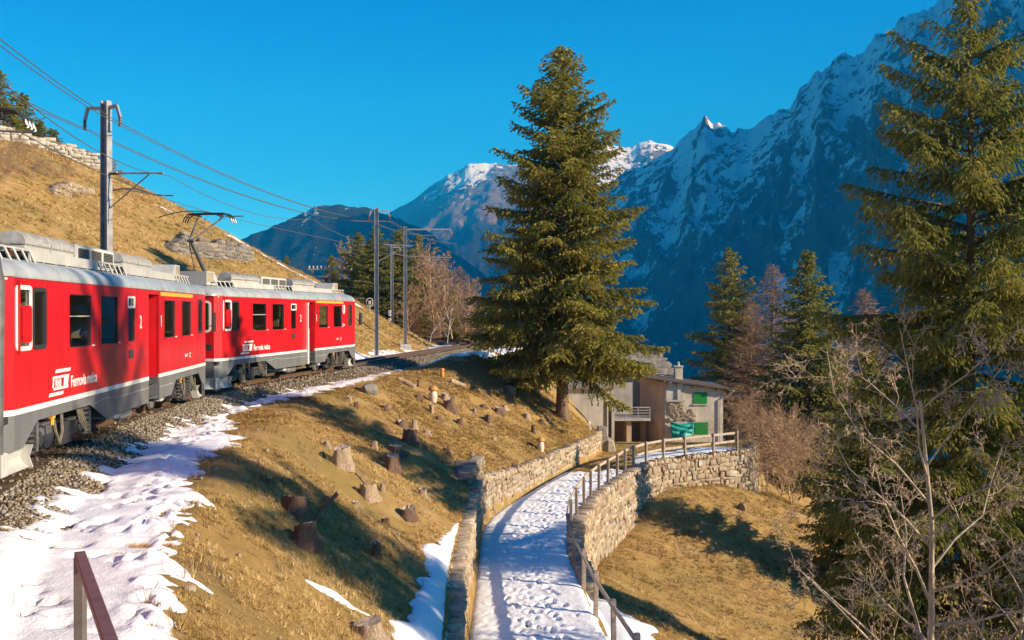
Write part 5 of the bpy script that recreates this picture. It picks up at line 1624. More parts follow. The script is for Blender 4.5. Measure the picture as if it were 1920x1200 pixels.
def plant_tree(name, label, meshes, x, y, z=None, s=1.0, rz=0.0, group=None, cat='tree', sz=None, lean=(0, 0)):
    root = empty(name, (x, y, gz(x, y) if z is None else z), rz)
    root.rotation_euler = (lean[0], lean[1], rz)
    root.scale = (s, s, sz or s)
    tag(root, label, cat, group)
    for n, me in zip(('crown', 'trunk', 'branches'), meshes):
        if me is not None: obj(n, me, root)
    return root
def px_x(px, Y): return (px - 960) / 1820 * Y
def px_top(py, Y): return EYE + (587 - py) / 1820 * Y

# the tall spruce in the middle
b0 = hit(1055, 786)
H0 = px_top(88, b0.y) - b0.z
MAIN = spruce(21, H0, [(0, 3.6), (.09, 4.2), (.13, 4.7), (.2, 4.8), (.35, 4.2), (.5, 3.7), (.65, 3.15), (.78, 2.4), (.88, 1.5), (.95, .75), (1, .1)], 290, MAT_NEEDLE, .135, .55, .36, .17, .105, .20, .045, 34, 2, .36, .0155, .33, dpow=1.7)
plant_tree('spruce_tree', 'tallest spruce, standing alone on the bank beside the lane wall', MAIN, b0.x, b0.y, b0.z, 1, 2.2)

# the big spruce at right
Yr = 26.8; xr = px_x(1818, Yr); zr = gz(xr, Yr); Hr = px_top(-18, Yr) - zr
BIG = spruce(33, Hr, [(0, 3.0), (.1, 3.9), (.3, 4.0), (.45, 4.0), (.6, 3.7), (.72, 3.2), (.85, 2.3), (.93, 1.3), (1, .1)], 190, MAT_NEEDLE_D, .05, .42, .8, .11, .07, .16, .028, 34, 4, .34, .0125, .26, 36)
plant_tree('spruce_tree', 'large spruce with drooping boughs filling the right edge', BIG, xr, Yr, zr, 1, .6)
# its neighbour outside the picture throws the nearer shadow band
plant_tree('spruce_tree', 'spruce beyond the right picture edge shading the near bank', BIG, 24.0, 9.9, None, .95, 2.4, sz=1.5)

MID = spruce(41, 18, [(0, 3.0), (.1, 3.9), (.3, 3.5), (.55, 2.6), (.75, 1.6), (.9, .7), (1, .05)], 190, MAT_NEEDLE_D, .04, .3, .35, .2, .15, .25, .065, 34, 4, .26, .013)
MID2 = spruce(47, 18, [(0, 2.6), (.1, 3.5), (.3, 3.4), (.55, 2.7), (.72, 2.0), (.88, 1.0), (1, .05)], 165, MAT_NEEDLE, .04, .28, .4, .2, .15, .25, .065, 40, 4, .38, .013)
LARCH = spruce(53, 15, [(0, 2.4), (.12, 3.1), (.3, 2.9), (.55, 2.2), (.8, 1.1), (1, .05)], 190, MAT_LARCH, .05, .1, .1, .24, .2, .34, .014, 42, 18, .35, .010)
def by_px(name, label, meshes, px, top, Y, href, rz, group, cat='tree', wide=1.0, z=None):
    x = px_x(px, Y); z = gz(x, Y) if z is None else z
    s = (px_top(top, Y) - z) / href
    return plant_tree(name, label, meshes, x, Y, z, s * wide, rz, group, cat, s)
G1 = 'trees beyond the house'
by_px('spruce_tree', 'dark spruce behind the house roof, left of the brown larches', MID2, 1368, 466, 108, 18, .3, G1, wide=1.15)
by_px('spruce_tree', 'pointed spruce right of the house, before the brown larches', MID, 1514, 470, 70, 18, 1.2, G1, wide=1.25)
by_px('larch_tree', 'bare pinkish larch tip between the two pointed spruces', LARCH, 1448, 498, 106, 15, 0, G1, wide=1.3)
by_px('larch_tree', 'bare brown larch just right of the house spruce', LARCH, 1408, 560, 103, 15, 1, G1, wide=1.5)
by_px('larch_tree', 'round brown larch behind the big right spruce', LARCH, 1622, 545, 100, 15, 2, G1, wide=1.25)
by_px('larch_tree', 'brown larch hugging the pointed spruce on its right', LARCH, 1556, 590, 104, 15, 3, G1, wide=1.1)
by_px('larch_tree', 'low rusty larch peeping over the lean-to roof', LARCH, 1302, 706, 110, 15, 4, G1, wide=.8)
by_px('spruce_tree', 'small dark spruce low behind the bare foreground tree', MID, 1630, 645, 44, 18, 2, G1, wide=1.15)
G2 = 'trees behind the far curve of the track'
for k, (px, top, Y, me, wd, lab) in enumerate([
    (622, 478, 116, MID2, .8, 'lone small spruce left of the far wood'), (672, 437, 112, MID2, 1.1, 'leftmost big spruce of the wood behind the railway'),
    (706, 425, 106, MID, 1.15, 'spruce behind the second catenary mast'), (748, 430, 108, MID2, 1.1, 'spruce behind the third catenary mast'),
    (785, 438, 118, MID2, .8, 'spruce tip rising between the third mast and the bare wood'), (900, 560, 92, MID2, 1.0, 'young spruce touching the left side of the tallest spruce'),
    (848, 545, 104, MID2, .9, 'spruce half hidden among the bare trees'), (925, 535, 84, MID, .9, 'spruce tucked behind the tallest spruce')]):
    by_px('spruce_tree', lab, me, px, top, Y, 18, k * 1.3, G2, wide=wd * 1.35)

# ------------------------------------------------------------------ bare trees
def bare(seed, H, spread, nmain, ratio, levels, twig_n, r0, mat, droop=0.0, up=.25, lowest=.25, sides=4, rmin=.006, wig=.12):
    rs = random.Random(seed); out = {}
    def grow(p, d, L, r, lev):
        k = 5
        pts = [p.copy()]; q = p.copy(); dd = d.copy()
        for i in range(k - 1):
            dd = (dd + Vector((rs.gauss(0, wig), rs.gauss(0, wig), rs.gauss(0, wig) + up * .12 * (lev < 2) - droop * .16 * lev))).normalized()
            q = q + dd * (L / (k - 1)); pts.append(q.copy())
        out.setdefault(lev, []).append((pts, [max(rmin, r * (1 - .72 * i / (k - 1))) for i in range(k)]))
        if lev >= levels: return
        n = nmain if lev == 0 else max(2, int(twig_n * (1.0 if lev < levels - 1 else 1.15)))
        for j in range(n):
            t = (lowest if lev == 0 else .22) + (1 - (lowest if lev == 0 else .22)) * (j + rs.random()) / n
            i = min(int(t * (k - 1)), k - 2); fr_ = t * (k - 1) - i
            pp_ = pts[i].lerp(pts[i + 1], fr_); ax = (pts[i + 1] - pts[i]).normalized()
            az = (j * 2.4 + rs.uniform(-.5, .5)); o1 = ax.orthogonal().normalized(); o2 = ax.cross(o1)
            an = rs.uniform(.5, 1.05) if lev else rs.uniform(.5, .95)
            nd = (ax * math.cos(an) + (o1 * math.cos(az) + o2 * math.sin(az)) * math.sin(an)).normalized()
            nL = L * ratio * rs.uniform(.65, 1.2) * ((1.15 - .75 * t) if lev == 0 else (1.1 - .45 * t)) * (spread if lev == 0 else 1)
            grow(pp_, nd, nL, max(rmin, r * (1 - .72 * t) * .58), lev + 1)
    grow(Vector((0, 0, -.4)), Vector((0, 0, 1)), H, r0, 0)
    lo = [np_tubes(np.array([[list(v) for v in b[0]] for b in out[l]]), np.array([b[1] for b in out[l]]), 8 if l == 0 else 5) for l in (0, 1)]
    hi = [np_tubes(np.array([[list(v) for v in b[0]] for b in out[l]]), np.array([b[1] for b in out[l]]), 3) for l in out if l > 1]
    return np_mesh('crown', *join(hi), mat[1], True), np_mesh('trunk', *join(lo), mat[0], True), None
FORE = bare(61, 8.0, 1.2, 18, .47, 5, 5, .075, (MAT_TWIG, MAT_TWIGF), 0, .4, .16, 4, .0043, .16)
xf = px_x(1748, 20.0)
plant_tree('bare_tree', 'pale leafless tree with many twigs in the right foreground', FORE, xf, 20.0, None, (px_top(560, 20) - gz(xf, 20)) / 8.8, 1.0)
BARE = bare(67, 10, 1.0, 18, .40, 4, 6, .09, (MAT_BROWN, MAT_BROWN), -.1, .6, .15, 4, .017)
BIRCH = bare(71, 10, 1.0, 18, .34, 4, 5, .085, (MAT_BIRCH, MAT_LARCH), .55, .3, .2, 4, .015)
plant_tree('bare_tree', 'second leafless tree lower at the right picture edge', FORE, px_x(1905, 17.5), 17.5, None, .8, 4.0)
for k, (px, top, Y, me, wd, lab) in enumerate([
    (645, 450, 118, BARE, 1.2, 'pinkish leafless tree at the left end of the far wood'), (812, 455, 106, BARE, 1.15, 'tall pale leafless tree right of the third mast'),
    (850, 478, 102, BARE, 1.2, 'leafless tree right of the tall pale one in the far wood'), (838, 560, 90, BIRCH, 1.4, 'white stemmed birch before the far bare wood'),
    (872, 520, 98, BARE, 1.3, 'bushy leafless tree above the birch'), (888, 575, 93, BIRCH, 1.4, 'drooping birch between the white birch and the tallest spruce'),
    (788, 505, 110, BARE, 1.3, 'leafless tree whose top shows between two far masts'),
    (826, 470, 112, BARE, 1.5, 'broad leafless tree behind the tall pale one'), (898, 590, 100, BARE, 1.6, 'rightmost leafless tree of the far wood'), (770, 540, 98, BARE, 1.6, 'low leafless tree right behind the third mast'), (805, 560, 95, BIRCH, 1.6, 'drooping pinkish tree left of the white birch')]):
    by_px('bare_tree', lab, me, px, top, Y, 10, k * 1.1, G2, wide=wd)
for k, (px, top, Y, wd, lab) in enumerate([
    (862, 500, 108, 1.3, 'brown larch above the white birch'), (828, 490, 116, 1.3, 'brown larch behind the tall pale leafless tree'), (885, 545, 104, 1.4, 'brown larch left of the tallest spruce'),
    (800, 470, 120, 1.2, 'brown larch just right of the third mast top'), (690, 470, 122, 1.3, 'brown larch between the leftmost far spruces'), (905, 600, 98, 1.4, 'low brown larch at the right end of the far wood'),
    (775, 560, 104, 1.5, 'low brown larch beneath the third mast spruce'), (815, 580, 100, 1.5, 'low brown larch left of the white birch')]):
    by_px('larch_tree', lab, LARCH, px, top, Y, 15, k * .9, G2, wide=wd)
SHRUB = bare(73, 3.0, 1.6, 26, .55, 3, 7, .03, (MAT_BROWN, MAT_BROWN), .1, .2, .04, 4, .006, .2)
G3 = 'leafless shrubs'
for k, (px, py, s, Y, lab) in enumerate([
    (1412, 830, 1.0, 62, 'brown shrub right behind the far fence corner'), (1436, 800, 1.6, 68, 'tall brown scrub right of the house wall'), (1462, 860, 1.7, 62, 'brown scrub below the pointed spruce, left side'),
    (1412, 880, .7, 55.5, 'thin reddish shrub against the rubble wall end'), (1490, 920, 1.5, 54, 'brown scrub below the pointed spruce, right side'), (1450, 740, 1.9, 78, 'brown thicket between house and pointed spruce')]):
    x = px_x(px, Y); plant_tree('bare_shrub', lab, SHRUB, x, Y, None, s, k * 1.7, G3, 'shrub')
for k, (px, py, s, lab) in enumerate([(15, 330, .55, 'brown scrub at the left edge under the block wall'), (40, 322, .65, 'tallest brown scrub under the block wall'), (62, 338, .5, 'brown scrub right of the tallest under the block wall'),
                                      (90, 335, .4, 'low scrub beside the tumbled stone wall'), (128, 340, .4, 'scrub growing on the tumbled stone wall'), (10, 345, .4, 'small low bush at the left edge of the hillside')]):
    p = hit(px, py); plant_tree('bare_shrub', lab, SHRUB, p.x, p.y, p.z, s, k * 2.1, 'shrubs on the hillside', 'shrub')
G4 = 'trees on the crest of the hillside'
for k, (px, top, Y, me, hr, wd, lab) in enumerate([
    (-4, 128, 101, MID2, 18, 1.4, 'spruce cut by the left picture edge above the block wall'), (45, 176, 104, MID, 18, 1.3, 'dark spruce behind the pantograph above the block wall'), (22, 205, 99, MID2, 18, 1.6, 'bushy low spruce behind the block wall'),
    (76, 228, 103, MID, 18, 1.5, 'small spruce in the middle behind the block wall'), (99, 242, 104, MID, 18, 1.6, 'last small spruce behind the right part of the block wall'),
    (182, 308, 104, MID, 18, 1.4, 'tiny spruce tip left of the near mast'), (226, 318, 98, LARCH, 15, 1.5, 'thin leafless larch right of the near mast'), (212, 300, 101, LARCH, 15, 1.3, 'pale larch partly hidden by the near mast'),
    (538, 480, 112, MID, 18, 1.0, 'tiny spruce on the hillside crest above the leading railcar')]):
    x = px_x(px, Y); z = gz(x, Y)
    by_px('spruce_tree' if me is not LARCH else 'larch_tree', lab, me, px, top, Y, hr, k * 1.9, G4, wide=wd, z=min(z, px_top(top, Y) - 3.0))
# ------------------------------------------------------------------ house
HY = 90.0
def hp(px, py, Y=HY): return Vector((px_x(px, Y), Y, px_top(py, Y)))
def stucco(name, c, sc=.8):
    M = Mat(name)
    n = M.noise(sc, 8, .65); n2 = M.noise(14, 5, .7)
    st = M.noise(1.1, 5, .6, vec=M.mapped((1.5, 1.5, .25)))
    col = M.ramp(n, [(.3, tuple(x * .7 for x in c)), (.6, c), (.8, tuple(min(1, x * 1.18) for x in c))])
    M.color(M.mix(.5, col, M.ramp(st, [(.3, (.55, .52, .48)), (.6, (1, 1, 1))]), 'MULTIPLY')).rough(.95, .15).bump(n2, .5, .03)
    return M.m
MAT_STUCCO = stucco('grey_stucco', (.62, .56, .45)); MAT_TAN = stucco('tan_stucco', (.60, .44, .30)); MAT_LIGHT = stucco('pale_stucco', (.55, .53, .48))
MAT_SHUT = plain('green_shutter', (.010, .23, .035), .5, 0, .12, 8)
MAT_SLATE = stone_mat('roof_slab', [(0, (.24, .21, .17)), (.5, (.34, .30, .24)), (1, (.44, .39, .31))], 1.5, .4)
MAT_WOOD = plain('dark_wood', (.09, .06, .04), .8, 0, .4, 6, .4)
gb = hp(1247, 830).z
house = tag(empty('stone_house', (16, HY + 3, gb)), 'grey plastered house with green shutters and mono-pitch roof', 'house')
HO = house.location
def HB(m, name, mat, parent=None, **k):
    m.v = [(a - HO.x, b - HO.y, c - HO.z) for a, b, c in m.v]
    return m.build(name, mat, parent or house, **k)
A, B = hp(1247, 0), hp(1356, 0)
tl, tr_ = px_top(717, HY), px_top(730, HY)
zb = gb - 1.2
# front wall (faces the lane): split round the two shuttered windows
w1 = (px_x(1300.5, HY), px_x(1326, HY), px_top(757, HY), px_top(735.5, HY)); w2 = (px_x(1303.5, HY), px_x(1328, HY), px_top(815, HY), px_top(792, HY))
m = MB(); ww = [(w[0], w[1], w[2], w[3]) for w in (w1, w2)]
holed(m, A.x, B.x, zb, tr_ - .05, ww, HY, HY + .35)
m.add([(A.x, HY, tr_ - .05), (B.x, HY, tr_ - .05), (A.x, HY, tl - .02), (A.x, HY + .35, tr_ - .05), (B.x, HY + .35, tr_ - .05), (A.x, HY + .35, tl - .02)], [(0, 1, 2), (3, 5, 4), (0, 2, 5, 3), (1, 4, 5, 2)])
HB(m, 'front_wall', MAT_STUCCO)
m = MB(); m.box(B.x - .35, B.x, HY + .36, HY + 7, zb, tr_ - .1); HB(m, 'side_wall', MAT_STUCCO)
# tan wall receding left
L0, L1 = Vector((A.x, HY, 0)), Vector((px_x(1200, HY + 2.6), HY + 2.6, 0))
m = MB(); d = (L1 - L0).normalized(); nn = Vector((-d.y, d.x, 0)) * .35
if nn.y < 0: nn = -nn
m.add([(L0.x - .003, L0.y + .003, zb), (L1.x, L1.y, zb), (L1.x + nn.x, L1.y + nn.y, zb), (L0.x + nn.x, L0.y + nn.y, zb), (L0.x - .003, L0.y + .003, tl), (L1.x, L1.y, tl + .25), (L1.x + nn.x, L1.y + nn.y, tl + .25), (L0.x + nn.x, L0.y + nn.y, tl)],
      [(0, 3, 2, 1), (4, 5, 6, 7), (0, 1, 5, 4), (1, 2, 6, 5), (2, 3, 7, 6), (3, 0, 4, 7)])
HB(m, 'tan_wall', MAT_TAN)
m = MB(); m.box(px_x(1196, HY + 3), A.x + 1, HY + 6.8, HY + 7.1, zb, tl + .2); HB(m, 'rear_wall', MAT_STUCCO)
# roof: thin mono-pitch falling right
ov = px_x(1373, HY) - B.x
m = MB()
xl, xr_ = px_x(1208, HY), px_x(1373, HY); zl_, zr_ = tl + .42, px_top(731.5, HY)
m.add([(xl, HY - .55, zl_), (xr_, HY - .55, zr_), (xr_, HY + 7.6, zr_), (xl, HY + 7.6, zl_), (xl, HY - .55, zl_ + .12), (xr_, HY - .55, zr_ + .12), (xr_, HY + 7.6, zr_ + .12), (xl, HY + 7.6, zl_ + .12)],
      [(0, 3, 2, 1), (4, 5, 6, 7), (0, 1, 5, 4), (1, 2, 6, 5), (2, 3, 7, 6), (3, 0, 4, 7)])
ro = HB(m, 'roof', MAT_WOOD)
for px in (1252, 1300, 1345):
    x = px_x(px, HY); z = np.interp(x, [xl, xr_], [zl_, zr_])
    HB(MB().box(x - .14, x + .14, HY - .5, HY + .2, z - .26, z - .01), 'rafter', MAT_WOOD, ro)
m = MB(); m.tube([(xr_ + .03, HY - .5, zr_ - .02), (xr_ + .03, HY + 7, zr_ - .02)], .09, 8)
m.tube([(xr_, HY - .3, zr_ - .08), (xr_ - .5, HY - .2, zr_ - .55), (B.x - .28, HY - .12, zr_ - .85), (B.x - .28, HY - .12, zb + .4)], .055, 8)
HB(m, 'downpipe', MAT_EQUIP)
# shutters, sills, planks
for i, w in enumerate((w1, w2)):
    wi = HB(MB().box(w[0] + .01, w[1] - .01, HY + .08, HY + .14, w[2] + .01, w[3] - .01), 'window', MAT_DARK)
    n = 8
    for k in range(n):
        a = w[0] + (w[1] - w[0]) * k / n; b = w[0] + (w[1] - w[0]) * (k + 1) / n
        HB(MB().box(a + .006, b - .006, HY - .05, HY - .012, w[2], w[3]), 'shutter_plank', MAT_SHUT, wi)
    HB(MB().box(w[0] - .1, w[1] + .1, HY - .12, HY + .0 - .003, w[2] - .14, w[2] - .03), 'sill', MAT_LIGHT, wi)
    for s in (w[0] - .05, w[1] + .01):
        HB(MB().box(s, s + .05, HY - .06, HY - .004, w[3] - .35, w[3] - .25), 'hinge', MAT_SHUT, wi)
# pale loggia recess at upper left and old stonework patch
lx0, lx1 = px_x(1249, HY), px_x(1272, HY)
HB(MB().box(lx0, lx1, HY - .03, HY - .004, px_top(748, HY), px_top(722, HY)), 'pale_panel', MAT_LIGHT)
HB(MB().box(px_x(1270, HY), px_x(1281, HY), HY - .16, HY - .004, px_top(750, HY), px_top(719, HY)), 'chimney_breast', MAT_LIGHT)
HB(MB().box(px_x(1249, HY), px_x(1284, HY), HY - .22, HY - .006, px_top(753, HY), px_top(749.5, HY)), 'ledge', MAT_LIGHT)
r = random.Random(4)
bmesh_ = [np_mesh('stone', v, f, MAT_WALL) for v, f in BLK[:5]]
for k in range(90):
    px = 1255 + r.random() * 46; py = 757 + r.random() * 32
    if px > 1286 and py < 768: continue
    o = obj('stone', bmesh_[k % 5], house); p = hp(px, py, HY - .02)
    o.location = p - HO; o.scale = (r.uniform(.18, .42), .18, r.uniform(.12, .26)); o.rotation_euler = (0, r.uniform(-.2, .2), 0)
# garage recess and balcony, left of the tan wall
gx0, gx1 = px_x(1186, HY - .5), px_x(1222, HY - .5)
gz0, gz1 = px_top(829, HY), px_top(789, HY)
m = MB(); m.box(gx0 - .45, gx0, HY + .2, HY + 4, zb, gz1); m.box(gx0 - 1.2, gx1 + .3, HY + 3.6, HY + 3.9, zb, gz1)
HB(m, 'garage_wall', MAT_TAN)
HB(MB().box(gx0 - 2.8, gx1 - .05, HY - .2, HY + 3.5, gz1 + .002, gz1 + .22), 'balcony_slab', MAT_LIGHT)
bl = HB(MB().bar((gx0 - 2.7, HY - .12, gz1 + 1.25), (gx1 - .1, HY - .12, gz1 + 1.25), .06, .08), 'balcony_rail', MAT_LIGHT)
for q_ in (.45, .72, .98): HB(MB().bar((gx0 - 2.7, HY - .12, gz1 + q_), (gx1 - .1, HY - .12, gz1 + q_), .03, .06), 'balcony_bar', MAT_EQUIP, bl)
for q_ in range(5):
    x = gx0 - 2.7 + q_ * (gx1 - .1 - gx0 + 2.7) / 4; HB(MB().box(x - .03, x + .03, HY - .15, HY - .09, gz1 + .22, gz1 + 1.25), 'baluster', MAT_EQUIP, bl)
HB(MB().box(gx1 - .32, gx1 - .05, HY + .9, HY + 1.0, gz0 - .3, gz1 - .1), 'garage_door', MAT_WOOD)
# house behind with a stone slab roof
HY2 = 101.0
back = tag(empty('slab_roof_house', (px_x(1235, HY2), HY2 + 3, gb)), 'taller house behind, its pitched roof laid with stone slabs', 'house')
BO = back.location
def BB(m, name, mat, parent=None, **k):
    m.v = [(a - BO.x, b - BO.y, c - BO.z) for a, b, c in m.v]
    return m.build(name, mat, parent or back, **k)
ex0, ex1 = px_x(1120, HY2), px_x(1266, HY2); ez = px_top(703, HY2)
rx0, rx1 = px_x(1130, HY2 + 3), px_x(1237, HY2 + 3.2); rzz = px_top(661, HY2 + 3.2)
BB(MB().box(ex0 + .4, ex1 - .35, HY2 + .3, HY2 + 6.5, gb - 3, ez + .02), 'wall', MAT_LIGHT)
m = MB(); m.add([(ex0, HY2 - .25, ez), (ex1, HY2 - .25, ez), (rx1, HY2 + 3.2, rzz), (rx0, HY2 + 3.2, rzz), (ex0, HY2 + 6.9, ez), (ex1, HY2 + 6.9, ez), (ex0, HY2 - .25, ez - .12), (ex1, HY2 - .25, ez - .12), (ex0, HY2 + 6.9, ez - .12), (ex1, HY2 + 6.9, ez - .12)],
            [(0, 1, 2, 3), (4, 3, 2, 5), (0, 3, 4), (1, 5, 2), (6, 7, 1, 0), (7, 9, 5, 1), (9, 8, 4, 5), (8, 6, 0, 4), (6, 8, 9, 7)])
rf = BB(m, 'roof', MAT_SLATE)
sl_ = [np_mesh('roof_slab', v * np.array([1, 1, 1]), f, MAT_SLATE) for v, f in BLK[:4]]
rows = 11
pitch = math.atan2(rzz - ez, 3.45)
for i in range(rows):
    t = i / rows
    x0 = ex0 + (rx0 - ex0) * t; x1 = ex1 + (rx1 - ex1) * t
    x = max(x0, px_x(1150, HY2)) + r.uniform(0, .3)
    while x < x1 - .15:
        w = r.uniform(.4, .75)
        o = obj('slab', sl_[r.randrange(4)], back)
        o.location = Vector((min(x + w / 2, x1 - .05), HY2 - .2 + 3.4 * (t + .04), ez + (rzz - ez) * (t + .05) + .05)) - BO
        o.rotation_euler = (pitch - .1, r.uniform(-.04, .04), r.uniform(-.08, .08)); o.scale = (w * 1.02, .52, .08)
        x += w
ch = BB(MB().box(px_x(1265, 95), px_x(1279, 95), 94.6, 95.5, px_top(722, 95), px_top(688, 95)), 'chimney', MAT_STUCCO, rf)
BB(MB().box(px_x(1263.5, 95), px_x(1280.5, 95), 94.5, 95.6, px_top(688, 95) + .002, px_top(685.5, 95)).lathe([(.16, px_top(685.5, 95)), (.1, px_top(682, 95)), (.14, px_top(680, 95)), (.03, px_top(678, 95))], (px_x(1272, 95), 95, 0), 10), 'chimney_cap', MAT_LIGHT, ch)
# long pale outbuilding behind the spruce trunk
ob = tag(empty('outbuilding', (px_x(1110, 88), 90, gz(px_x(1110, 88), 90))), 'pale outbuilding partly hidden behind the trunk of the tallest spruce', 'building')
OO = ob.location
oz1, oz0 = px_top(728, 87), px_top(800, 87)
m = MB(); holed(m, px_x(1062, 87), px_x(1152, 87), oz0 - 1, oz1, [(px_x(1131, 87), px_x(1147, 87), oz0 - 1, px_top(752, 87))], 87, 87.3)
m.v = [(a - OO.x, b - OO.y, c - OO.z) for a, b, c in m.v]; m.build('wall', MAT_LIGHT, ob)
m = MB().box(px_x(1056, 87), px_x(1156, 87), 86.6, 92.6, oz1 + .002, oz1 + .18); m.v = [(a - OO.x, b - OO.y, c - OO.z) for a, b, c in m.v]; m.build('roof', MAT_SLATE, ob)
m = MB().box(px_x(1131, 87) + .01, px_x(1147, 87) - .01, 87.12, 87.18, oz0 - 1, px_top(752, 87) - .01); m.v = [(a - OO.x, b - OO.y, c - OO.z) for a, b, c in m.v]; m.build('door', MAT_WOOD, ob)
# teal tarpaulin hung on the wall
tp = tag(empty('tarpaulin', (px_x(1278, HY - .3), HY - .3, px_top(818, HY))), 'sagging teal tarpaulin hung under the old stonework of the house', 'tarpaulin')
us_, vs_ = np.linspace(0, 1, 30), np.linspace(0, 1, 22)
U, Vv = np.meshgrid(us_, vs_)
x0, x1 = px_x(1256, HY), px_x(1301, HY); zt_, zb_ = px_top(790, HY), px_top(822, HY)
sag = .25 * np.sin(U * math.pi) * (1 - Vv) ** 2
Xc = x0 + (x1 - x0) * (U * (1 - .14 * Vv) + .10 * Vv); Zc = zt_ - .9 * sag + (zb_ - zt_) * Vv * (.78 + .22 * (1 - U))
Yc = HY - .22 - .22 * np.sin(U * math.pi) * Vv + .10 * np.sin(9 * (U * .8 + Vv * .9) + 2 * fbm(U * 3, Vv * 3, 2, 3)) * (.3 + Vv) + .05 * np.sin(17 * (Vv - .5 * U))
ids = np.arange(U.size).reshape(U.shape); qd = np.stack([ids[:-1, :-1], ids[:-1, 1:], ids[1:, 1:], ids[1:, :-1]], -1).reshape(-1, 4)
V = np.stack([Xc - tp.location.x, Yc - tp.location.y, Zc - tp.location.z], -1).reshape(-1, 3)
o = obj('sheet', np_mesh('sheet', V, qd, plain('teal_tarpaulin', (.015, .30, .25), .4, 0, .12, 4), True), tp)
mm = o.modifiers.new('solid', 'SOLIDIFY'); mm.thickness = .012
# lamp post before the outbuilding
lp = tag(empty('lamp_post', (px_x(1139, 60), 60, gz(px_x(1139, 60), 60))), 'thin grey post between the spruce and the house', 'post')
MB().tube([(0, 0, -.2), (0, 0, px_top(758, 60) - lp.location.z)], .045, 8).build('pole', MAT_EQUIP, lp)
MB().box(-.09, .09, -.09, .09, -.1, .12).build('base', MAT_MID, lp)
# ------------------------------------------------------------------ masts and wires
MAT_MAST = plain('galvanised_mast', (.34, .33, .32), .5, .35, .25, 3)
MAT_CONC = plain('mast_concrete', (.42, .40, .37), .95, 0, .25, 4, .4)
MAT_WIRE = plain('copper_wire', (.16, .14, .12), .5, .4, .2, 9)
MAT_INS = plain('insulator_glaze', (.10, .06, .05), .3, 0, .2, 9)
def hbeam(m, z0, z1, w=.30, t=.03, top=None):
    top = top or w
    for s in (-1, 1):
        m.add([(s * w / 2 - t / 2, -w / 2, z0), (s * w / 2 + t / 2, -w / 2, z0), (s * w / 2 + t / 2, w / 2, z0), (s * w / 2 - t / 2, w / 2, z0),
               (s * top / 2 - t / 2, -top / 2, z1), (s * top / 2 + t / 2, -top / 2, z1), (s * top / 2 + t / 2, top / 2, z1), (s * top / 2 - t / 2, top / 2, z1)],
              [(0, 3, 2, 1), (4, 5, 6, 7), (0, 1, 5, 4), (1, 2, 6, 5), (2, 3, 7, 6), (3, 0, 4, 7)])
    m.box(-min(w, top) / 2 + t / 2 + .001, min(w, top) / 2 - t / 2 - .001, -t / 2, t / 2, z0, z1)
    return m
def mast(label, px, Y, top_py, rz, arm_l, arm_r, cant, w=.28, found=True, zc=6.9):
    x = px_x(px, Y); zt = px_top(top_py, Y); zg = gz(x, Y)
    root = tag(empty('catenary_mast', (x, Y, zg), rz), label, 'mast', 'railway masts')
    h = zt - zg
    hbeam(MB(), -.3, h, w, .03, w * .8).build('mast', MAT_MAST, root)
    if found: MB().box(-.4, .4, -.4, .4, -.8, .35).build('foundation', MAT_CONC, root, bevel=.03)
    for s, L in ((-1, arm_l), (1, arm_r)):
        if not L: continue
        m = MB(); m.bar((s * w * .4, 0, h - .22), (s * (L - .12), 0, h - .18), .09, .09); m.bar((s * (L - .13), 0, h - .16), (s * L, 0, h - .55), .08, .08); a = m.build('bracket', MAT_MAST, root)
        i = MB(); pr = []
        for q_ in range(5): pr += [(.03, -.55 - q_ * .06), (.065, -.57 - q_ * .06), (.065, -.585 - q_ * .06), (.03, -.60 - q_ * .06)]
        i.lathe(pr, (s * L, 0, h), 8); i.build('insulator', MAT_INS, a)
    if cant:
        s = 1 if cant > 0 else -1; z = zc - zg
        m = MB(); m.tube([(s * w / 2, 0, z + .1), (cant, 0, z)], .028, 6); m.tube([(s * w / 2, 0, z - 1.0), (cant * .75, 0, z - .02)], .022, 6)
        m.tube([(cant * .35, 0, z - .45), (cant * .8, 0, z - .62), (cant, 0, z - .68)], .018, 6)
        c = m.build('cantilever', MAT_MAST, root)
        i = MB(); pr = []
        for q_ in range(5): pr += [(.03, q_ * .06), (.06, .015 + q_ * .06), (.06, .03 + q_ * .06), (.03, .045 + q_ * .06)]
        i.lathe([(r_, s * (w / 2 + .05 + h_)) for r_, h_ in pr], (0, 0, z + .09), 8, 'x'); i.build('insulator', MAT_INS, c)
    return root
m1 = mast('nearest tall steel mast rising behind the nearer railcar', 200, 30.6, 190, -.35, .85, .55, 2.2)
m2 = mast('tall steel mast on a concrete base beyond the leading railcar', 706, 62, 390, .15, .45, .85, 2.3)
m3 = mast('steel mast with long cantilever reaching right over the far track', 760, 75, 425, .1, 0, 3.6, 3.6)
m4 = mast('distant mast between the two tall ones by the station', 735, 100, 460, .2, 0, .9, 0, found=False)
m5 = mast('distant mast with hooked bracket left of the tall far masts', 654, 112, 478, .2, 0, 1.4, 0, .22, found=False)
m6 = mast('thin distant mast right beside the hooked one', 663, 112.5, 480, .2, 0, 0, 0, .18, found=False)
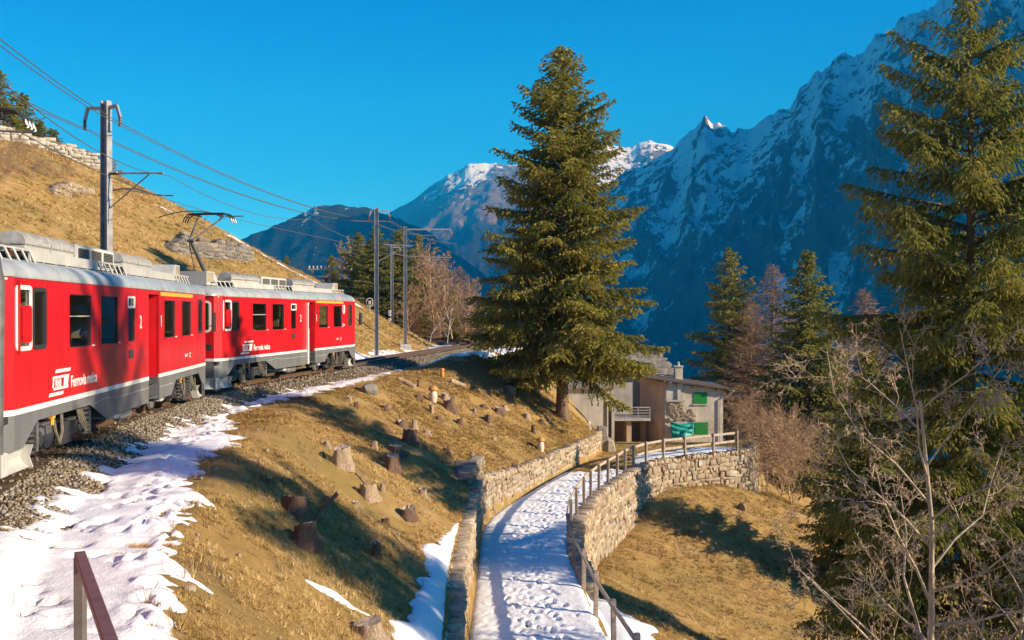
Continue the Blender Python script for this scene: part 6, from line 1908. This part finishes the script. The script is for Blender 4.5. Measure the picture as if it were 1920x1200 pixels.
# switch frame behind the hill
sf_ = tag(empty('switch_frame', (px_x(602, 112), 112, gz(px_x(602, 112), 112))), 'small steel frame with rows of insulators behind the hillside', 'frame')
zt = px_top(505, 112) - sf_.location.z
for x in (-1.0, 1.0): hbeam(MB(), -.3, zt, .2, .03).build('post', MAT_MAST, sf_).location.x = x
MB().bar((-1.5, 0, zt), (1.5, 0, zt), .15).build('crossbar', MAT_MAST, sf_)
MB().bar((-1.3, 0, zt - .8), (1.3, 0, zt - .8), .12).build('crossbar', MAT_MAST, sf_)
for k in range(7): MB().lathe([(.05, zt + .08), (.13, zt + .12), (.06, zt + .2), (.12, zt + .24), (.05, zt + .42)], (-1.35 + k * .45, 0, 0), 8).build('insulator', MAT_LIGHT, sf_)
# signals near the spur
sg = tag(empty('dwarf_signal', (px_x(731, 92), 92, gz(px_x(731, 92), 92))), 'small white railway signal standing below the distant masts', 'signal')
zz_ = max(px_top(612, 92) - sg.location.z, .2)
MB().tube([(0, 0, -.2), (0, 0, zz_ + .3)], .05, 8).build('post', MAT_MAST, sg)
for k, (dz, r_) in enumerate(((.3, .14), (.75, .13), (1.05, .15))):
    MB().lathe([(r_, -.06), (r_, .06)], (0, 0, zz_ + dz), 14, 'y').build('lamp_board', MAT_WHITE, sg); 
    MB().lathe([(.05, -.12), (.05, -.062)], (0, 0, zz_ + dz), 10, 'y').build('lens', MAT_DARK, sg)
s2 = tag(empty('round_signal', (px_x(693, 86), 86, gz(px_x(693, 86), 86))), 'white hooped signal frame on the spur left of the second tall mast', 'signal')
zz_ = px_top(568, 86) - s2.location.z
MB().tube([(0, 0, -.2), (0, 0, zz_)], .05, 8).build('post', MAT_MAST, s2)
frame_mb(-.3, .3, zz_ - .35, zz_ + .45, .05, .28, -.03, .03).build('hoop', MAT_WHITE, s2)
MB().box(-.12, .12, -.1, .1, zz_ - .15, zz_ + .2).build('lamp', MAT_LIGHT, s2, bevel=.03)
MB().bar((-1.0, 0, zz_ + .42), (-.45, 0, zz_ + .42), .05).build('arm', MAT_MAST, s2)

def wire(name, label, pts, sag, r=.013, n=14):
    P = []
    for (a, b) in zip(pts[:-1], pts[1:]):
        a, b = Vector(a), Vector(b)
        for k in range(n):
            t = k / n; q_ = a.lerp(b, t); q_.z -= sag * 4 * t * (1 - t) * (b - a).length / 34; P.append(q_)
    P.append(Vector(pts[-1]))
    o = MB().tube(P, r, 5).build(name, MAT_WIRE)
    return tag(o, label, 'wire', 'overhead railway wires')
def mpt(m, lx, dz): return m.matrix_basis @ Vector((lx, 0, dz))
for m in (m1, m2, m3): m.matrix_basis
def top(m, px, Y, py, lx, drop): 
    x = px_x(px, Y); h = px_top(py, Y); rz = m.rotation_euler.z
    return Vector((x + lx * math.cos(rz), Y + lx * math.sin(rz), h - drop))
a1, b1 = top(m1, 200, 30.6, 190, -.85, .85), top(m1, 200, 30.6, 190, .55, .8)
a2, b2 = top(m2, 706, 62, 390, -.45, .85), top(m2, 706, 62, 390, .85, .85)
a3, b3 = Vector((px_x(760, 75) + 2.2, 75.3, px_top(440, 75))), Vector((px_x(760, 75) + 3.5, 75.4, px_top(455, 75)))
a0, b0_ = Vector((-8.9, 2.0, 8.6)), Vector((-7.4, 2.4, 8.9))
for k, dx in enumerate((0, .22)):
    o_ = Vector((dx, 0, -.04 * k))
    wire('feeder_wire', ('upper' if k else 'lower') + ' feeder wire of the left bracket pair', [a0 + o_, a1 + o_, a2 + o_, a3 + o_], .75)
    wire('feeder_wire', ('upper' if k else 'lower') + ' feeder wire of the right bracket pair', [b0_ + o_, b1 + o_, b2 + o_, b3 + o_], .75)
tk = [at_arc(TRACK, s) for s in np.arange(arc_of(TRACK, -14), arc_of(TRACK, 100), 3.0)]
wire('contact_wire', 'contact wire running over the rails', [(p[0], p[1], 6.22) for p in tk], 0, .011, 2)
sp_ = [at_arc(TRACK, arc_of(TRACK, y)) for y in (-4, 14, 30.6, 46, 62, 75, 98)]
wire('catenary_wire', 'sagging catenary wire above the contact wire', [(p[0], p[1], 7.0) for p in sp_], 1.1, .012, 12)
for k, (y, side) in enumerate(((20.5, -3.6), (30.6, -2.2), (37.5, -3.2))):
    p, d = at_arc(TRACK, arc_of(TRACK, y)), dir_arc(TRACK, arc_of(TRACK, y)); n_ = np.array([d[1], -d[0]])
    q_ = p + n_ * side
    P = [Vector((*(q_ + (p - q_) * t), 6.25 + .45 * math.sin(min(1, t * 1.2) * math.pi) * .5 + .1)) for t in np.linspace(0, 1.08, 9)]
    o = MB().tube(P, .022, 5).build('registration_arm', MAT_MID)
    tag(o, ['curved steady arm on the contact wire before the near mast', 'curved steady arm on the contact wire beside the near mast', 'curved steady arm on the contact wire near the leading pantograph'][k], 'steady arm', 'steady arms of the contact wire')

# ------------------------------------------------------------------ stumps, stones and carved mushrooms on the bank
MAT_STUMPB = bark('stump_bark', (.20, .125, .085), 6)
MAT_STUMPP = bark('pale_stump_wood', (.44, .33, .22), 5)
M = Mat('cut_wood')
n = M.noise(9, 5, .6)
M.color(M.ramp(n, [(.3, (.33, .25, .18)), (.6, (.50, .40, .29)), (.8, (.58, .49, .37))])).rough(.9, .15).bump(M.noise(40, 3), .3, .02)
MAT_CUT = M.m
def stump_mesh(seed, ragged=.05, flare=.35, n=18, tilt=.12):
    """unit stump: radius about 1 at half height, height 1"""
    r = random.Random(seed); V, F = [], []
    ph = [r.uniform(0, 6.28) for _ in range(4)]
    def rad(a, h): return (1 + .10 * math.sin(3 * a + ph[0]) + .06 * math.sin(7 * a + ph[1]) + .04 * math.sin(13 * a + ph[2])) * (1 + flare * (1 - h) ** 3 * (1 + .7 * math.sin(5 * a + ph[3]))) * (1.03 - .12 * h)
    hs = (-.35, 0, .12, .35, .7, 1.0)
    for h in hs:
        for k in range(n):
            a = 6.2832 * k / n; q_ = rad(a, max(h, 0))
            zz = h + (tilt * math.cos(a + ph[2]) + ragged * r.uniform(-1, 1.4) if h == 1.0 else 0)
            V.append((q_ * math.cos(a) + .02 * r.uniform(-1, 1), q_ * math.sin(a) + .02 * r.uniform(-1, 1), zz))
    for i in range(len(hs) - 1):
        for k in range(n): F.append((i * n + k, i * n + (k + 1) % n, (i + 1) * n + (k + 1) % n, (i + 1) * n + k))
    rim = V[-n:]
    cz = sum(v[2] for v in rim) / n
    TV = [(v[0] * .985, v[1] * .985, v[2] - .004) for v in rim] + [(v[0] * .6, v[1] * .6, (v[2] + cz) / 2 - ragged * .6) for v in rim] + [(0, 0, cz - ragged)]
    TF = [(k, (k + 1) % n, n + (k + 1) % n, n + k) for k in range(n)]
    TT = [(n + k, n + (k + 1) % n, 2 * n) for k in range(n)]
    a = bpy.data.meshes.new('bark'); a.from_pydata(V, [], F); a.polygons.foreach_set('use_smooth', np.ones(len(F), bool))
    b = bpy.data.meshes.new('cut_face'); b.from_pydata(TV, [], TF + TT)
    return a, b
ST = [stump_mesh(1), stump_mesh(2, .10, .5), stump_mesh(3, .22, .3), stump_mesh(4, .16, .25)]
for a, b in ST: b.materials.append(MAT_CUT)
def stump(px, py, wpx, hpx, label, kind=0, mat=MAT_STUMPB, lean=(0, 0)):
    p = hit(px, py); k = p.y / 1820
    root = tag(empty('tree_stump', p, random.uniform(0, 6.28)), label, 'stump', 'stumps on the bank')
    root.rotation_euler = (lean[0], lean[1], root.rotation_euler.z)
    root.scale = (wpx * k / 2 * .74, wpx * k / 2 * .74, hpx * k * .66)
    a, b = ST[kind]
    me = a.copy(); me.materials.append(mat)
    obj('bark', me, root); obj('cut_face', b, root)
    return root
for args in [
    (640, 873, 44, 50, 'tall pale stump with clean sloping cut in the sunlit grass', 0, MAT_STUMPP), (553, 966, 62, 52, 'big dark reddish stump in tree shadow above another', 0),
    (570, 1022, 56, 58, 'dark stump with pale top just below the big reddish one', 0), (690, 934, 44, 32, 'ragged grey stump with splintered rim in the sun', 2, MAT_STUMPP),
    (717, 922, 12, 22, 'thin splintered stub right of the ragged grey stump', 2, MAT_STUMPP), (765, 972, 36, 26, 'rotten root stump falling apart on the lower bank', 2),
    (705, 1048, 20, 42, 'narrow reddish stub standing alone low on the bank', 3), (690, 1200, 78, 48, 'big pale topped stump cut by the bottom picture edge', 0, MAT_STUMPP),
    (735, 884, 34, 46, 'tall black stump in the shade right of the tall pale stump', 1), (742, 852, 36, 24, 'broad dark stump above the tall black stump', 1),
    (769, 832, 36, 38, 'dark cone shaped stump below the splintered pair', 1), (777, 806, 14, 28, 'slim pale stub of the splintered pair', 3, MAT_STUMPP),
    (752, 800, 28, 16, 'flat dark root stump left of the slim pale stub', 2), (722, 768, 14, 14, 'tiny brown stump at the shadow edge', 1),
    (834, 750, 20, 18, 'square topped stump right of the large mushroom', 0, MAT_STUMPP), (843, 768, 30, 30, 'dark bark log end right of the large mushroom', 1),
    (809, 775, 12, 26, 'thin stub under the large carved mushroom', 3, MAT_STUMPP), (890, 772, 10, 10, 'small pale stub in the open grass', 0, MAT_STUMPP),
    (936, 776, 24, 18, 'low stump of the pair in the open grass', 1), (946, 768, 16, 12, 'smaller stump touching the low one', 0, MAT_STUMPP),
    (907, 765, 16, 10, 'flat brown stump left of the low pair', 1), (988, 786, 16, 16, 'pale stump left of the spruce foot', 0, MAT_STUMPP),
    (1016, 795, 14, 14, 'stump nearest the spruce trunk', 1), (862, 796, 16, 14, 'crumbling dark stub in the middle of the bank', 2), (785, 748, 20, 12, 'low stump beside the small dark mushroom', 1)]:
    stump(*args)
rr = random.Random(12)
near_of = ['snow strip', 'orange mushroom', 'largest boulder', 'tall pale stump', 'reddish stumps', 'ragged grey stump', 'large mushroom', 'open grass pair', 'spruce foot', 'black stump', 'lane wall bend', 'splintered pair', 'rotten root', 'lower bank stick']
spots = [(655, 752), (852, 700), (668, 765), (612, 838), (505, 905), (668, 950), (822, 790), (915, 790), (1000, 812), (702, 842), (838, 850), (800, 815), (792, 930), (722, 985)]
for (px, py), wh in zip(spots, near_of):
    stump(px, py, rr.uniform(8, 15) * (1 + (py - 700) / 400), rr.uniform(6, 14) * (1 + (py - 700) / 400), 'tiny weathered stub near the ' + wh, rr.choice((1, 2, 3)), rr.choice((MAT_STUMPB, MAT_STUMPP)))
lp_ = hit(590, 975)
pk = tag(empty('broken_plank', lp_), 'dark broken plank leaning beside the reddish stumps', 'plank')
MB().bar((-.12, -.05, -.1), (.42, .12, .48), .16, .05).build('board', MAT_STUMPB, pk)
for px, py, L, az, lab, rr_ in [(845, 718, .75, .4, 'short grey log lying by the orange mushroom', .13), (778, 730, .8, 2.9, 'log lying left of the large mushroom', .12), (668, 890, .9, -.9, 'thin pale branch lying below the tall pale stump', .03), (735, 1000, .9, -1.0, 'thin stick lying on the lower bank', .025)]:
    p = hit(px, py); d = Vector((math.cos(az), math.sin(az), 0)); q_ = p + d * L; q_.z = gz(q_.x, q_.y)
    o = MB().tube([p + Vector((0, 0, rr_ * .7)), p.lerp(q_, .5) + Vector((0, 0, rr_ * .8)), q_ + Vector((0, 0, rr_ * .7))], [rr_, rr_ * .95, rr_ * .85], 9).build('log' if rr_ > .05 else 'stick', MAT_STUMPP, smooth=False)
    tag(o, lab, 'log' if rr_ > .05 else 'stick')
def boulder(px, py, wpx, hpx, label, seed, mat=MAT_ROCK):
    p = hit(px, py); k = p.y / 1820; r = random.Random(seed)
    bm = bmesh.new(); bmesh.ops.create_icosphere(bm, subdivisions=2, radius=1)
    for v in bm.verts:
        n_ = v.co.normalized(); q_ = .8 + .25 * math.sin(2.3 * n_.x + seed) * math.cos(1.9 * n_.y + seed * 2) + .12 * r.uniform(-1, 1)
        v.co = n_ * q_
    for _ in range(5):
        ax = Vector((r.uniform(-1, 1), r.uniform(-1, 1), r.uniform(-.2, 1))).normalized(); lim = r.uniform(.55, .75)
        for v in bm.verts:
            d = v.co.dot(ax)
            if d > lim: v.co -= ax * (d - lim)
    me = bpy.data.meshes.new('boulder'); bm.to_mesh(me); bm.free(); me.materials.append(mat)
    o = obj('boulder', me); o.location = p + Vector((0, 0, hpx * k * .25)); o.scale = (wpx * k * .62, wpx * k * .5, hpx * k * .75); o.rotation_euler[2] = r.uniform(0, 6)
    return tag(o, label, 'rock', 'rocks on the bank')
boulder(690, 738, 42, 26, 'largest grey boulder beside the snow strip', 2)
boulder(948, 722, 26, 18, 'upper grey rock in the spruce shadow', 3); boulder(958, 738, 20, 18, 'lower grey rock in the spruce shadow', 4); boulder(938, 735, 14, 10, 'small pale rock left of the two shaded rocks', 5)
boulder(500, 848, 13, 10, 'small stone alone near the snow edge', 6, MAT_WALL); boulder(354, 1112, 26, 15, 'small white stone in the near grass', 7, MAT_WALL)
boulder(926, 826, 14, 9, 'little pale stone low on the open bank', 8, MAT_WALL); boulder(885, 860, 13, 14, 'pale stone on the broken wall end', 9, MAT_WALL)
boulder(1392, 955, 16, 16, 'pale rock on the slope below the rubble wall', 10, MAT_WALL); boulder(1315, 1000, 8, 5, 'tiny white stone on the lower slope', 11, MAT_LIGHT)
MAT_CAP = plain('mushroom_cap_wood', (.50, .23, .07), .6, 0, .2, 8); MAT_STEM = plain('mushroom_stem_wood', (.55, .47, .36), .7, 0, .18, 8); MAT_ORANGE = plain('orange_wood', (.60, .24, .05), .6, 0, .15, 8)
def mushroom(px, py, hpx, label, stem, cap, fat=.30):
    p = hit(px, py); h = hpx * p.y / 1820
    root = tag(empty('carved_mushroom', p), label, 'carving', 'carved wooden mushrooms')
    MB().lathe([(fat * .62 * h, -.12 * h), (fat * .78 * h, .1 * h), (fat * .92 * h, .3 * h), (fat * .8 * h, .52 * h), (fat * .5 * h, .7 * h), (fat * .4 * h, .76 * h)], n=14).build('stem', stem, root, smooth=True)
    MB().lathe([(fat * .3 * h, .70 * h), (fat * 1.0 * h, .70 * h), (fat * 1.08 * h, .76 * h), (fat * .95 * h, .86 * h), (fat * .6 * h, .96 * h), (fat * .1 * h, 1.0 * h)], n=16).build('cap', cap, root, smooth=True)
    return root
mushroom(812, 753, 30, 'largest carved wooden mushroom with pale stem and tan cap', MAT_STEM, MAT_CAP)
mushroom(829, 707, 17, 'small orange carved mushroom high on the bank', MAT_ORANGE, MAT_ORANGE, .26)
mushroom(785, 726, 14, 'small dark carved mushroom left of the largest', MAT_STUMPB, MAT_STUMPB, .26)
mushroom(1014, 846, 26, 'carved mushroom near the lane wall, orange capped with grey stem', MAT_STEM, MAT_CAP, .28)
p = hit(1106, 806); pg_ = tag(empty('white_peg', p), 'short white peg in the grass near the wall pillar', 'peg')
MB().add([(-.09, -.07, -.1), (.09, -.07, -.1), (.09, .07, -.1), (-.09, .07, -.1), (-.06, -.05, .42), (.02, -.05, .34), (.04, .05, .4), (-.05, .05, .5)], [(0, 3, 2, 1), (4, 5, 6, 7), (0, 1, 5, 4), (1, 2, 6, 5), (2, 3, 7, 6), (3, 0, 4, 7)]).build('stake', MAT_STEM, pg_)
sgn = tag(empty('small_notice', (0, 0, 0)), 'small blank white plate fixed on the rubble wall below the fence', 'plate')
q_ = at_arc(FENCE, arc_of(FENCE, 51.2)); d = dir_arc(FENCE, arc_of(FENCE, 51.2)); n_ = np.array([d[1], -d[0]])
sgn.location = (q_[0] + n_[0] * .46, q_[1] + n_[1] * .46, PATH_Z - .3); sgn.rotation_euler[2] = math.atan2(d[1], d[0])
MB().box(-.11, .11, -.012, .012, -.13, .13).build('plate', MAT_LIGHT, sgn)
for xx in (-.07, .07): MB().lathe([(.012, -.018), (.012, .03)], (xx, 0, .09), 6, 'y').build('screw', MAT_STEEL, sgn)
